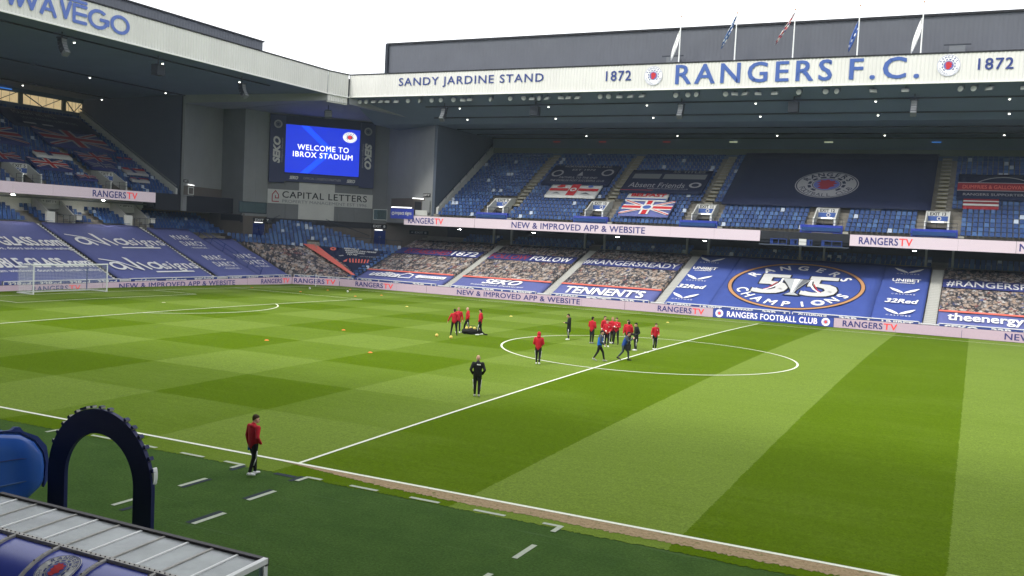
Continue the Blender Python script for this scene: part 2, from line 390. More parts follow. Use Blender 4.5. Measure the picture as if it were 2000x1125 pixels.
class Decal:
    def __init__(s): s.b = MB(); s.g = []; s.cur = 0; s.ng = 0; s.lock = False
    def mark(s, new=False):
        if new and not s.lock: s.ng += 1; s.cur = s.ng
    def flush(s, k): s.g += [k]*(len(s.b.f)-len(s.g))
    def poly(s, pts, m, L=0): s.b.poly([(p[0], p[1], L) for p in pts], m); return s
    def rect(s, a0, a1, b0, b1, m, L=0): return s.poly([(a0, b0), (a1, b0), (a1, b1), (a0, b1)], m, L)
    def text(s, t, a0, a1, b0, b1, m, L=1, bold=.02, shear=0, space=1.0):
        """print fitted to a box; weight is built from slightly shifted copies; each word is its own piece"""
        s.flush(0); vs, fs, bb = glyph(t, 0, shear, space); w = bb[1]-bb[0] or 1; h = bb[3]-bb[2] or 1
        order = sorted(range(len(fs)), key=lambda i: min(vs[k][0] for k in fs[i])); words = []; hi = -9
        for i in order:
            lo = min(vs[k][0] for k in fs[i])
            if lo > hi+.24*space or not words: words.append([])
            words[-1].append(i); hi = max(hi, max(vs[k][0] for k in fs[i]))
        sh_ = [(0, 0)] if bold <= .004 else [(-bold, -bold*.7), (bold, -bold*.7), (bold, bold*.7), (-bold, bold*.7)]
        for wd in words:
            s.mark(True); n = 0
            for (dx, dy) in sh_:
                for i in wd:
                    q = fs[i]; n += 1
                    s.b.raw([(a0+(vs[k][0]+dx-bb[0])/w*(a1-a0), b0+(vs[k][1]+dy-bb[2])/h*(b1-b0), L+.021*(n % 43)) for k in q], [tuple(range(len(q)))], m)
            s.flush(0 if s.lock else s.cur)
        return s
    def ring(s, cx, cy, r0, r1, m, L=0, sy=1, n=40, a0=0, a1=360):
        vs = []; fs = []
        for i in range(n+1):
            t = R(a0+(a1-a0)*i/n); c_, s_ = math.cos(t), math.sin(t)
            vs += [(cx+r0*c_, cy+r0*s_*sy, L), (cx+r1*c_, cy+r1*s_*sy, L)]
        fs = [(2*i, 2*i+1, 2*i+3, 2*i+2) for i in range(n)]; s.b.raw(vs, fs, m); return s
    def disc(s, cx, cy, r_, m, L=0, sy=1, n=32): return s.poly([(cx+r_*math.cos(2*math.pi*i/n), cy+r_*math.sin(2*math.pi*i/n)*sy) for i in range(n)], m, L)
    def stroke(s, pts, w, m, L=1):
        for a, b in zip(pts, pts[1:]):
            s.k = getattr(s, 'k', 0)+1; L0 = L+.12*(s.k % 40)
            dx, dy = b[0]-a[0], b[1]-a[1]; l = math.hypot(dx, dy) or 1; nx, ny = -dy/l*w/2, dx/l*w/2; ex, ey = dx/l*w*.2, dy/l*w*.2
            s.disc(b[0], b[1], w*.5, m, L0+.06, 1, 12); s.poly([(a[0]+nx-ex, a[1]+ny-ey), (a[0]-nx-ex, a[1]-ny-ey), (b[0]-nx+ex, b[1]-ny+ey), (b[0]+nx+ex, b[1]+ny+ey)], m, L0)
        return s
    def arctext(s, t, cx, cy, rx, ry, a0, a1, size, m, L=1, bold=.02, flip=False, upright=0):
        n = len(t); s.flush(0); s.mark(True)
        for i, ch in enumerate(t):
            if ch == ' ': continue
            a = R(a0+(a1-a0)*(i/(n-1) if n > 1 else 0)); vs, fs, bb = glyph(ch, 0); w = bb[1]-bb[0]
            px, py = cx+rx*math.cos(a), cy+ry*math.sin(a)
            rot = math.atan2(math.sin(a)*rx, math.cos(a)*ry)-math.pi/2
            if flip: rot += math.pi
            rot = (rot+math.pi) % (2*math.pi)-math.pi; rot *= 1-upright
            c_, s_ = math.cos(rot), math.sin(rot)
            for n_, (dx, dy) in enumerate([(0, 0)] if bold <= .01 else [(-bold, -bold), (bold, -bold), (bold, bold), (-bold, bold)]):
                out = []
                for v in vs:
                    x = (v[0]+dx-bb[0]-w/2)*size/.73; y = (v[1]+dy-.365)*size/.73
                    out.append((px+x*c_-y*s_, py+x*s_+y*c_, L+.15*n_))
                s.b.raw(out, fs, m)
        s.flush(0 if s.lock else s.cur); return s
    def crest(s, cx, cy, r_, L=1, sy=1, wm='white', bm='navyletter', rm='red', text=True):
        w, b, d = M[wm], M[bm], M[rm]; s.flush(0); s.lock = True
        s.disc(cx, cy, r_, w, L, sy); s.ring(cx, cy, r_*.93, r_*.965, b, L+1, sy)
        if text:
            s.arctext('RANGERS', cx, cy, r_*.78, r_*.78*sy, 150, 30, r_*.22, b, L+1, .02)
            s.arctext('FOOTBALL CLUB', cx, cy, r_*.78, r_*.78*sy, 200, 340, r_*.19, b, L+1, .01, flip=True)
        for i in range(12):
            a = 18+30*i
            if 240 < a < 300: continue
            s.ring(cx, cy, r_*.50, r_*.60, b, L+1, sy, 3, a-10, a+10)
        s.ring(cx, cy, r_*.43, r_*.455, b, L+1, sy); 
        lion = [(-.1, -.36), (.08, -.34), (.14, -.2), (.3, -.12), (.2, -.02), (.34, .1), (.22, .16), (.26, .3), (.1, .26), (.02, .38), (-.1, .3), (-.24, .34), (-.2, .2), (-.34, .12), (-.2, .06), (-.3, -.08), (-.16, -.12), (-.26, -.26)]
        s.disc(cx, cy, r_*.41, mat('crest_blue', (.10, .13, .40), .7), L+1, sy, 24); s.disc(cx, cy, r_*.22, d, L+1.5, sy, 20); s.poly([(cx+p[0]*r_, cy+p[1]*r_*sy) for p in lion], d, L+2)
        s.flush(0); s.lock = False; return s
    def union(s, a0, a1, b0, b1, L=1, blue='navycl', rm='red', wm='offwhite', wave=0):
        w, h = a1-a0, b1-b0; X = lambda p: a0+p*w; Y = lambda p: b0+p*h
        if blue: s.rect(a0, a1, b0, b1, M[blue], L)
        for (p, q) in (((0, 0), (1, 1)), ((0, 1), (1, 0))):
            for ww, mm, l in ((.2, wm, 1), (.075, rm, 2)):
                d = ww/2; sg = 1 if q[1] > p[1] else -1
                s.poly([(X(0), Y(p[1]+ (d if sg > 0 else -d))), (X(0), Y(p[1])), (X(d*.6), Y(p[1])), (X(1), Y(q[1]-(d if sg > 0 else -d))), (X(1), Y(q[1])), (X(1-d*.6), Y(q[1]))], M[mm], L+l)
        s.rect(X(0), X(1), Y(.34), Y(.66), M[wm], L+3); s.rect(X(.41), X(.59), Y(0), Y(1), M[wm], L+3.2)
        s.rect(X(0), X(1), Y(.41), Y(.59), M[rm], L+4); s.rect(X(.45), X(.55), Y(0), Y(1), M[rm], L+4.2)
        return s
    def build(s, name, fn, parent=None, h0=.0, dl=.006):
        s.b.v = [tuple(fn(p[0], p[1], h0+p[2]*dl)) for p in s.b.v]
        s.flush(0); ids = sorted(set(s.g))
        if len(ids) < 2: return s.b.build(name, parent)
        o = None
        for k in ids:
            q = MB(); use = {}
            for f_, m_, g0 in zip(s.b.f, s.b.m, s.g):
                if g0 != k: continue
                for i in f_:
                    if i not in use: use[i] = len(q.v); q.v.append(s.b.v[i])
                q.f.append(tuple(use[i] for i in f_)); q.m.append(q.mi(s.b.mats[m_]))
            nm = name if k or 'letter' not in name else 'emblem'
            o = q.build(nm, parent)
        return o
# ================================================================== SETTING
def zc(y): return .3485*(1-(y/34)**2) if abs(y) < 34 else 0.0
HW, HL = 34.0, 52.5
g_ = MB(); g_.poly([(-600, -600, -.35), (600, -600, -.35), (600, 600, -.35), (-600, 600, -.35)], mat('ground_asphalt', (.06, .06, .062), .9, .2, .5))
tag(g_.build('ground'), kind='structure')
b = MB(); xs = [-57.2, 57.2]; ys = [-35.0]+[-34+i*2 for i in range(35)]+[38.2]
vs = [(x, y, zc(y)) for y in ys for x in xs]; b.raw(vs, [(2*i, 2*i+1, 2*i+3, 2*i+2) for i in range(len(ys)-1)], M['grass'])
pitch = tag(b.build('pitch', smooth=True), kind='structure')
b = MB(); b.poly([(-57.2, -49.5, -.006), (57.2, -49.5, -.006), (57.2, -34.6, -.006), (-57.2, -34.6, -.006)], M['turf'])
margin = tag(b.build('turf_margin'), kind='structure')
# ragged grass lip over the artificial turf, soil strip along the touchline
def ragged(y0, y1, x0, x1, z, m, name, amp=.09, st=.12, taper=False):
    b = MB(); n = int((x1-x0)/st); vs = []
    for i in range(n+1):
        x = x0+(x1-x0)*i/n
        w = 1.0
        if taper: w = min(1, (i/n)*9)
        e = amp*(random.random()-.5)*2+.02*math.sin(x*1.7)+.035*math.sin(x*.23+1)
        vs += [(x, y1, z), (x, y1+(y0+e-y1)*w, z)]
    b.raw(vs, [(2*i, 2*i+1, 2*i+3, 2*i+2) for i in range(n)], m)
    return tag(b.build(name), kind='structure')
ragged(-35.26, -34.9, -57, 57, .004, M['grass'], 'grass_verge', .055, .06)
ragged(-34.72, -34.07, -.6, 40, .008, M['dirt'], 'soil_strip', .07, .05, True)
def gline(name, x0, y0, x1, y1, w=.12, m='line', par=pitch, dz=.012, n=None):
    """painted line following the crown"""
    b = MB(); L = math.hypot(x1-x0, y1-y0); n = n or max(1, int(abs(y1-y0)/2)); dx, dy = -(y1-y0)/L*w/2, (x1-x0)/L*w/2; vs = []
    for i in range(n+1):
        t = i/n; x, y = x0+(x1-x0)*t, y0+(y1-y0)*t
        vs += [(x+dx, y+dy, zc(y+dy)+dz), (x-dx, y-dy, zc(y-dy)+dz)]
    b.raw(vs, [(2*i, 2*i+1, 2*i+3, 2*i+2) for i in range(n)], M[m]); return b.build(name, par)
gline('touchline', -HL, -HW, 45, -HW, .14); gline('touchline', -HL, HW, 45, HW)
gline('halfway_line', 0, -HW, 0, HW); gline('goal_line', -HL, -HW, -HL, HW)
X16, X5 = -HL+16.5, -HL+5.5
gline('penalty_area_line', X16, -20.16, X16, 20.16); gline('penalty_area_line', -HL, 20.16, X16, 20.16); gline('penalty_area_line', -HL, -20.16, X16, -20.16)
gline('goal_area_line', X5, -9.16, X5, 9.16); gline('goal_area_line', -HL, 9.16, X5, 9.16); gline('goal_area_line', -HL, -9.16, X5, -9.16)
def garc(name, cx, cy, rad, a0, a1, n):
    b = MB(); vs = []
    for i in range(n+1):
        a = R(a0+(a1-a0)*i/n)
        for rr in (rad-.06, rad+.06):
            y = cy+rr*math.sin(a); vs.append((cx+rr*math.cos(a), y, zc(y)+.016))
    b.raw(vs, [(2*i, 2*i+1, 2*i+3, 2*i+2) for i in range(n)], M['line']); return b.build(name, pitch)
garc('centre_circle', 0, 0, 9.15, 0, 360, 96); garc('penalty_arc', -HL+11, 0, 9.15, -53, 53, 40); garc('centre_spot', 0, 0, .1, 0, 360, 12)
garc('penalty_spot', -HL+11, 0, .1, 0, 360, 12)
# technical-area dashes
def dash(x0, y0, x1, y1, m='dash', w=.14, dz=.006): gline('marking', x0, y0, x1, y1, w, m, margin, dz, 1)
for k in range(3): dash(-7.7+2*k, -35.13, -6.75+2*k, -35.13, dz=.014)
dash(-9.2, -35.2, -9.2, -35.7); dash(-1.2, -35.13, -1.9, -35.13, dz=.014); dash(-1.2, -35.06, -1.2, -35.62, dz=.015)
for a in (-36.87, -39.1): dash(-.95, a, -.95, a-1.02); dash(-9.2, a, -9.2, a-1.02)
for a in (-36.74, -39.0): dash(1.43 if a > -38 else 1.74, a, 1.43 if a > -38 else 1.74, a-1.08); dash(9.29, a, 9.29, a-1.1)
dash(1.25, -35.06, 1.25, -35.62, dz=.015); dash(1.25, -35.1, 1.75, -35.1, dz=.014)
for k in range(3): dash(2.75+2*k, -35.1, 3.68+2*k, -35.1, dz=.014)
dash(8.75, -35.08, 9.25, -35.08, dz=.014); dash(9.25, -35.02, 9.25, -35.6, dz=.015)
dash(-.80, -36.85, -.80, -37.95, 'ghost', .13, .005); dash(1.28, -36.7, 1.28, -37.8, 'ghost', .16, .005); dash(1.58, -38.95, 1.58, -40.1, 'ghost', .17, .005)
dash(-.45, -39.3, -.45, -40.3, 'ghost', .15, .005); dash(.2, -35.3, .95, -35.3, 'ghost', .2, .005); dash(1.08, -35.1, 1.08, -35.7, 'ghost', .16, .005); dash(-1.05, -35.15, -1.05, -35.8, 'ghost', .16, .005)
# pale slab by the dugout
b = MB(); b.box((8.9, -47.6, -.05), (40, -46.2, .05), M['step']); tag(b.build('paved_strip'), kind='structure')

# ================================================================== STAND GEOMETRY
def zFL(y): return .95+.36*(y-39)
def fFL(a, b_, h): return (a, b_-.33*h, zFL(b_)+.94*h)
def fLL(a, b_, h): return (-59-b_+.4*h, a, .85+.435*b_+.92*h)
def zFU(y): return 9.3+.6*(y-46.5)
def fFU(a, b_, h): return (a, b_-.5*h, zFU(b_)+.86*h)
def fLU(a, b_, h): return (-71-1.047*b_+.5*h, 2.67+1.047*a, 10.13+.586*b_+.87*h)
def fCO(s, t, h): return (-59-t+(8.2+t)*s+.2*h, 37.3+(1.7+t)*s-.25*h, .85+.435*t+(.1-.075*t)*s+.93*h)
def vFF(a, b_, h): return (a, 41.22-h, b_)
def vLF(a, b_, h): return (-54.72+h, a, b_)
def vFD(a, b_, h): return (a, 37.26-h, b_)
def vLD(a, b_, h): return (-56.46+h, a, b_)
def vFB(a, b_, h): return (a, 46.42-h, b_)
def vLB(a, b_, h): return (-70.92+h, a, b_)
def vPl(P, Q, off=0):
    """vertical plane through plan points P->Q; a measured from P, normal towards the pitch"""
    d = Vector((Q[0]-P[0], Q[1]-P[1])); d.normalize(); n = Vector((d.y, -d.x))
    return lambda a, b_, h: (P[0]+d.x*a+n.x*(h+off), P[1]+d.y*a+n.y*(h+off), b_)

FAR = thing('grandstand', 'long two-tier stand across the far side of the pitch with blue seats', 'grandstand', (0, 39, 0))
LEFT = thing('grandstand', 'two-tier stand behind the goal at the left with blue banners', 'grandstand', (-59, 10, 0))
COR = thing('corner_block', 'grey panelled corner building holding the big video screen', 'building', (-57, 40, 0))
MAIN = thing('grandstand', 'near-side stand over the dugouts from which the picture is taken', 'grandstand', (0, -50, 0))

# seat mesh
def seat_geo():
    b = MB(); s = M['seat']
    b.box((-.22, -.20, .40), (.22, .16, .45), s)
    b.box((-.22, .12, .42), (.22, .17, .82), s, lambda x, y, z: (x*(1 if z < .6 else .86), y+(z-.42)*.18, z))
    return b
SV = seat_geo(); SEATME = {}
for k in ('seat', 'seat2', 'seat3'):
    me = bpy.data.meshes.new('seat_'+k); me.from_pydata(SV.v, [], SV.f); me.materials.append(M[k]); SEATME[k] = me
def put_seats(lst, parent, cap, pale=0.):
    """lst: (x,y,z,rz). nearest cap become objects, the rest one mesh"""
    lst.sort(key=lambda p: (p[0]-CX)**2+(p[1]-CY)**2+(p[2]-CZ)**2)
    inv = PINV(parent)
    def pick(x, y, z):
        q = random.random()+pale; k3 = .30 if math.sin(x*.9+y*.31)*math.sin(z*1.9+x*.13+y*.5) > .72 else .012
        if random.random() < k3: return 'seat3'
        return 'seat' if q < .76 else 'seat2'
    for (x, y, z, rz) in lst[:cap]:
        o = bpy.data.objects.new('seat', SEATME[pick(x, y, z)]); COL.objects.link(o); o.location = (x, y, z); o.rotation_euler = (0, 0, rz); o.parent = parent; o.matrix_parent_inverse = inv
    rest = lst[cap:]
    if rest:
        b = MB()
        for (x, y, z, rz) in rest:
            c_, s_ = math.cos(rz), math.sin(rz); b.raw([(x+v[0]*c_-v[1]*s_, y+v[0]*s_+v[1]*c_, z+v[2]) for v in SV.v], SV.f, M[pick(x, y, z)])
        tag(b.build('seats', parent), kind='stuff')

# ---------------------------------------------------------------- FAR STAND
FX0, FX1 = -50.8, 42.0
AISL = [-37.5, -24.6, -11.5, 14.7, 27.8]; AISU = [-34.2, -22.2, -10.1, 2.2, 14.5, 26.8]
EXF = [(-35.7, '9'), (-22.6, '10'), (-9.7, '11'), (3.5, '12'), (14.4, '13'), (26.7, '14')]
def steps_prof(y0, n, d, zf, drop, base):
    pr = [(y0, base)]
    for i in range(n):
        z = zf(y0+(i+.5)*d)-drop; pr += [(y0+i*d, z), (y0+(i+1)*d, z)]
    pr.append((y0+n*d, base)); return pr
b = MB(); b.extr(steps_prof(39, 22, .8, zFL, .55, -.3), FX0, FX1, M['conc'], lambda w, p, q: (w, p, q)); b.build('lower_terrace', FAR)
for xa in AISL:
    b = MB()
    for i in range(36):
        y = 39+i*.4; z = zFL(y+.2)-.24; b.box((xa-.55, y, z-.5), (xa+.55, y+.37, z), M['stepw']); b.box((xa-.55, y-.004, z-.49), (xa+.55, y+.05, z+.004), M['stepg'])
    b.build('stairway', FAR)
# rear wall, soffit, columns below the upper tier
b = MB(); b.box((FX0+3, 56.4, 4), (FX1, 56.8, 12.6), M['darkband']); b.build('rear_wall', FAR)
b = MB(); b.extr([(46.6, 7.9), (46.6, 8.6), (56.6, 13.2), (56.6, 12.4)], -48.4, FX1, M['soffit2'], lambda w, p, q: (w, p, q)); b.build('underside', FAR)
for xa in [-37.5, -24.6, -11.5, 1.6, 14.7, 27.8]:
    for s_ in (-1.3, 1.3):
        b = MB(); b.box((xa+s_-.11, 53.2, 5.2), (xa+s_+.11, 53.5, 11.2), M['greyw2']); b.build('column', FAR)
# upper tier: rows split round the exits
def upper_rows(zf, a0, a1, ex, n, d, mk, parent, matn='conc', hw=1.05, nrow=4):
    b = MB()
    for i in range(n):
        segs = [(a0, a1)]
        if i < nrow:
            segs = []; s = a0
            for e in sorted(ex):
                segs.append((s, e-hw)); s = e+hw
            segs.append((s, a1))
        for (p, q) in segs: mk(b, p, q, i*d, (i+1)*d, zf((i+.5)*d)-.5)
        if i < nrow:
            for e in ex: mk(b, e-hw, e+hw, i*d, (i+1)*d, zf(0)-.15)
    b.build('upper_terrace', parent)
upper_rows(lambda t: zFU(46.5+t), -44.5, FX1, [e[0] for e in EXF], 20, .8, lambda b, p, q, t0, t1, z: b.box((p, 46.5+t0, z-.75), (q, 46.5+t1, z), M['conc']), FAR)
for k, xa in enumerate(AISU):
    b = MB()
    for i in range(8 if k != 3 else 36, 40):
        y = 46.5+i*.4; z = zFU(y+.2)-.32; b.box((xa-.5, y, z-.4), (xa+.5, y+.38, z), M['step']); b.box((xa-.5, y-.012, z-.05), (xa+.5, y+.05, z+.012), M['yellow'])
    b.build('stairway', FAR)
# rear of the upper tier
b = MB(); b.box((-44.5, 62.6, 18.2), (FX1, 62.9, 20.8), M['soffit']); b.build('rear_wall', FAR)
b = MB(); b.box((-44.4, 62.2, 18.75), (FX1, 62.55, 19.45), mat('pale_beam', (.13, .15, .14), .7, .1, .5)); b.build('rear_beam', FAR)
# gable wall and sloping parapet
b = MB(); b.box((-44.9, 47.4, 8.0), (-44.5, 63, 20.85), M['gable']); b.build('gable_wall', FAR)
b = MB(); b.extr([(47.7, 9.3), (47.7, 10.3), (62.2, 19.6), (62.2, 18.6)], -44.45, -44.1, M['palepanel'], lambda w, p, q: (w, p, q)); par = b.build('parapet', FAR)
b = MB(); b.bar((-44.2, 47.8, 10.75), (-44.2, 62.2, 20.05), .06, M['rail'])
for i in range(9): y = 48+i*1.75; b.bar((-44.2, y, 9.6+(y-47.7)*.64), (-44.2, y, 10.85+(y-47.7)*.645), .035, M['rail'])
b.build('handrail', par)
# roof
RP = [(41.32, 23.62), (47.0, 20.9), (63.2, 20.78), (63.2, 27.0), (45.0, 26.2), (41.32, 26.2)]
b = MB(); b.extr(RP, -54.0, FX1+6, M['soffit'], lambda w, p, q: (w, p, q)); b.build('roof', FAR)
def corrug(b, a0, a1, z0, z1, per, dep, m, fn):
    n = int((a1-a0)/per); vs = []
    for i in range(n):
        for fr, h in ((0, 0), (.38, 0), (.5, dep), (.88, dep)):
            a = a0+(i+fr)*per; vs += [fn(a, z0, h), fn(a, z1, h)]
    k = len(vs)//2; b.raw(vs, [(2*i, 2*i+2, 2*i+3, 2*i+1) for i in range(k-1)], m)
b = MB(); corrug(b, -54.0, FX1+6, 23.62, 26.34, .36, .03, M['clad'], lambda a, z, h: (a, 41.25-h, z)); fasF = b.build('fascia', FAR)
b = MB(); b.box((-54.0, 41.14, 23.56), (FX1+6, 41.34, 23.66), M['cladtrim']); b.build('lower_trim', fasF)
b = MB(); b.box((-54.0, 41.18, 26.32), (FX1+6, 41.5, 26.46), M['black']); b.build('upper_trim', fasF)
b = MB(); corrug(b, -50.7, FX1+6, 26.2, 30.75, .42, .013, M['roofgrey'], lambda a, z, h: (a, 44.5-h, z))
b.box((-50.7, 44.55, 26.25), (FX1+6, 60, 30.7), M['roofgrey']); clF = b.build('roof_cladding', FAR)
b = MB(); b.box((-50.8, 44.3, 30.6), (FX1+6, 44.7, 30.82), M['black']); b.box((-50.85, 44.2, 26.2), (-50.45, 44.6, 30.7), M['soffit2']); b.build('flashing', clF)
for y, z in ((43.4, 22.62), (45.6, 21.56), (51.5, 20.86), (57, 20.82), (61.5, 20.8)):
    b = MB(); b.box((-44, y-.07, z-.14), (FX1, y+.07, z-.02), M['soffit2']); b.build('purlin', FAR)
# balcony front behind the LED boards and camera gantry
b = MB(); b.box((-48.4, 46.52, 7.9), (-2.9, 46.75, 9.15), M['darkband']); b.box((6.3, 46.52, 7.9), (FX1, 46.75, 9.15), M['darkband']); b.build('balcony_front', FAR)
b = MB(); b.box((-2.9, 46.1, 7.62), (6.3, 48.4, 7.72), M['gable']); b.box((-2.9, 48.3, 7.7), (6.3, 48.5, 9.2), M['darkband']); b.box((-2.86, 46.44, 8.2), (6.32, 46.49, 9.1), M['darkband']); b.build('camera_gantry', FAR)  # thin dark front sheet stands in for the shaded recess under the seats
b = MB(); b.box((-48.4, 46.5, 9.15), (-44.5, 47.6, 9.25), M['step']); b.box((-47.0, 46.8, 9.25), (-45.2, 47.0, 9.9), M['palepanel']); b.build('landing', FAR)
# seats
L = []
for i in range(20):
    y = 46.5+i*.8+.42; z = zFU(46.5+(i+.5)*.8)-.5; x = -44.0
    while x < 32:
        x += .52
        if any(abs(x-a) < .8 for a in AISU) and i > 2: continue
        if i < 6 and any(abs(x-e[0]) < 2.1 for e in EXF): continue
        if -8.4 < x < 13.7 and i > 5: continue
        L.append((x, y, z, 0))
for i in range(18, 21):
    y = 39+i*.8+.4; z = zFL(39+(i+.5)*.8)-.55; x = -44
    while x < 30:
        x += .52
        if any(abs(x-a) < .8 for a in AISL): continue
        L.append((x, y, z, 0))
put_seats(L, FAR, 300)
# exits (vomitories)
def vomitory(parent, fn, zf, front, head, num, hw=1.0, ht=1.2, back=1.2):
    """fn(a,t,z) local -> world ; t measured into the tier"""
    v = MB()
    for s_ in (-1, 1):
        a0, a1 = (s_*hw, s_*(hw+.14)); z0 = zf(front)
        pr = [(front, z0-.4), (front, z0+.75), (head, zf(head)+ht*.62), (head+back, zf(head+back)+.15), (head+back, zf(head+back)-.6)]
        n = len(pr); vs = [fn(a0, *p) for p in pr]+[fn(a1, *p) for p in pr]
        v.raw(vs, [(k, (k+1) % n, n+(k+1) % n, n+k) for k in range(n)]+[tuple(range(n-1, -1, -1)), tuple(range(n, 2*n))], M['palepanel'])
        v.box((s_*hw-.05, front-.06, z0-.4), (s_*hw+.16*s_, front, z0+.9), M['cladtrim'], lambda x, y, z: fn(x, y, z))
    zt = zf(head)+ht*.62
    v.box((-hw, head, zt-1.15), (hw, head+.12, zt), M['whitew'], lambda x, y, z: fn(x, y, z))
    v.box((-hw, head, zt-.06), (hw, head+back, zt+.04), M['palepanel'], lambda x, y, z: fn(x, y, z))
    v.box((-hw, head+.9, zf(front)-.6), (hw, head+1.0, zt), M['darkband'], lambda x, y, z: fn(x, y, z))
    o = v.build('vomitory', parent)
    q = MB()
    for s_ in (-1, 1):
        for k in range(4):
            t = front-.1+k*.8; z = zf(t)-.25; q.box((s_*(hw+.16), t, z-.5), (s_*(hw+1.0), t+.8, z), M['step'], lambda x, y, zz: fn(x, y, zz))
    q.build('side_steps', o)
    q = MB()
    for z in (.55, .95): q.bar(fn(-hw-.9, front-.15, zf(front)+z-.2), fn(hw+.9, front-.15, zf(front)+z-.2), .025, M['rail'])
    for k in range(5): a = -hw-.9+k*(2*hw+1.8)/4; q.bar(fn(a, front-.15, zf(front)-.5), fn(a, front-.15, zf(front)+.75), .025, M['rail'])
    q.build('railing', o)
    q = MB(); q.bar(fn(-.55, head-.06, zt-1.08), fn(.55, head-.06, zt-1.08), .05, M['tube'], 6); q.build('light_tube', o)
    return zt
def exit_sign(fn, head, zt, num, where, hw=1.0, crest=True):
    t = thing('exit_sign', 'white EXIT %s sign %s' % (num, where), 'sign', fn(0, head-.05, zt-1))
    d = Decal(); d.rect(-hw*.98, hw*.98, zt-1.0, zt-.04, M['offwhite'], 0); d.rect(-hw*.94, hw*.94, zt-.96, zt-.46, M['blueletter'], 1)
    if crest: d.disc(.12, zt-.71, .21, M['offwhite'], 2); d.disc(.12, zt-.71, .12, M['navyletter'], 3)
    d.b.box((-hw*.98, zt-1.0, -9), (hw*.98, zt-.04, -1), M['offwhite'])
    d.build('panel', lambda a, b_, h: fn(a, head-.015-h, b_), t, .01)
    d = Decal(); d.text('EXIT '+num, -hw*.75, hw*.75, zt-.40, zt-.08, M['blackp'], 4, .02)
    d.build('lettering', lambda a, b_, h: fn(a, head-.015-h, b_), t, .01)
for xe, num in EXF[:5]:
    fn = lambda a, t, z, xe=xe: (xe+a, 46.5+t, z)
    zt = vomitory(FAR, fn, lambda t: zFU(46.5+t), .95, 3.0, num)
    exit_sign(fn, 3.0, zt, num, {'9': 'on the far upper tier nearest the corner block', '10': 'between the red cross flag and Absent Friends banner', '11': 'on the far upper tier left of the crest cover', '12': 'on the far upper tier below the round crest', '13': 'on the far upper tier right of the crest cover'}[num])
    b = MB(); b.box((xe-2.3, 46.75, 9.0), (xe+2.0, 47.45, 9.95), M['dugblue']); b.box((xe-2.15, 46.6, 9.3), (xe+1.85, 46.76, 9.7), M['seat']); b.build('ledge_cover', FAR)
    b = MB(); b.box((xe+2.05, 46.6, 9.0), (xe+2.6, 47.4, 9.35), M['step']); b.build('landing', FAR)

# ---------------------------------------------------------------- LEFT STAND
LY0, LY1 = -30.0, 37.3
AYL = [-3.4, 10.6, 24.4]; AYU = [4.35, 19.5]
EXLU = [(10.1, '5'), (21.3, '6')]; EXLL = [(14.6, '5'), (25.1, '6')]
b = MB(); b.extr(steps_prof(0, 21, .79, lambda t: .85+.435*t, .55, -.3), LY0, LY1, M['conc'], lambda w, p, q: (-59-p, w, q)); b.build('lower_terrace', LEFT)
for ya in AYL:
    b = MB()
    for i in range(32):
        t = i*.395; z = .85+.435*(t+.2)-.22
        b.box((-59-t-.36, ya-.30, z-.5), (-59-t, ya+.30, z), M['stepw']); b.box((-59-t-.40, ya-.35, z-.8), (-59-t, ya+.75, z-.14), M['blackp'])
    b.build('stairway', LEFT)
b = MB(); b.box((-75.9, LY0, 5), (-75.5, 28.6, 9.6), M['whitew']); b.box((-75.6, LY0, 8.75), (-74.9, 28.6, 8.95), M['greyw2']); b.build('rear_wall', LEFT)
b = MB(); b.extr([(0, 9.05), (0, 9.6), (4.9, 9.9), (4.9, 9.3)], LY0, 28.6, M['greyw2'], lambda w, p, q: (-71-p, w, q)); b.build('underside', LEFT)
upper_rows(lambda t: 10.13+.56*t, LY0, 30.3, [e[0] for e in EXLU], 22, .8, lambda b, p, q, t0, t1, z: b.box((-71-t1, p, z-.75), (-71-t0, q, z), M['conc']), LEFT)
for ya in AYU:
    b = MB()
    for i in range(2, 41):
        t = i*.4; z = 10.13+.56*(t+.2)-.32; b.box((-71-t-.38, ya-.35, z-.4), (-71-t, ya+.35, z), M['step']); b.box((-71-t-.04, ya-.35, z-.03), (-71-t+.012, ya+.35, z+.012), M['yellow'])
    b.build('stairway', LEFT)
b = MB(); b.box((-89.2, LY0, 18.8), (-88.9, 30.4, 20.55), M['soffit']); b.box((-89.2, LY0, 21.8), (-88.9, 30.4, 22.9), M['soffit']); b.build('rear_wall', LEFT)
y = 30.35
for k in range(9):
    w = 2.6 if k == 0 else 5.6
    b = MB(); b.box((-89.15, y-w, 20.5), (-89.05, y, 21.85), M['ply']); win = b.build('clerestory_panel', LEFT)
    b = MB(); b.bar((-88.95, y-w*.5, 20.55), (-88.95, y-w*.95, 21.8), .07, M['soffit2']); b.bar((-88.95, y-w*.5, 20.55), (-88.95, y-w*.05, 21.8), .05, M['soffit2'])
    for q in range(1, 5): b.bar((-89.0, y-w*q/5, 20.5), (-89.0, y-w*q/5, 21.85), .02, M['brown'])
    b.build('bracing', win); y -= w
    b = MB(); b.box((-89.3, y-.55, 20.4), (-88.8, y, 21.9), M['greyw']); b.build('column', LEFT); y -= .55
b = MB(); b.box((-89.2, 30.4, 10.3), (-70.9, 30.6, 22.7), M['gable']); b.build('gable_wall', LEFT)
b = MB(); b.extr([(.2, 9.75), (.2, 11.0), (17.7, 20.75), (17.7, 18.95)], 29.7, 30.0, M['palepanel'], lambda w, p, q: (-71-p, w, q)); par = b.build('parapet', LEFT)
b = MB(); b.bar((-71.3, 29.85, 11.35), (-88.7, 29.85, 21.1), .10, M['silverd']); b.build('handrail', par)
RPL = [(0, 23.62), (15.9, 22.62), (34.6, 22.35), (34.6, 27.2), (3.5, 26.2), (0, 26.2)]
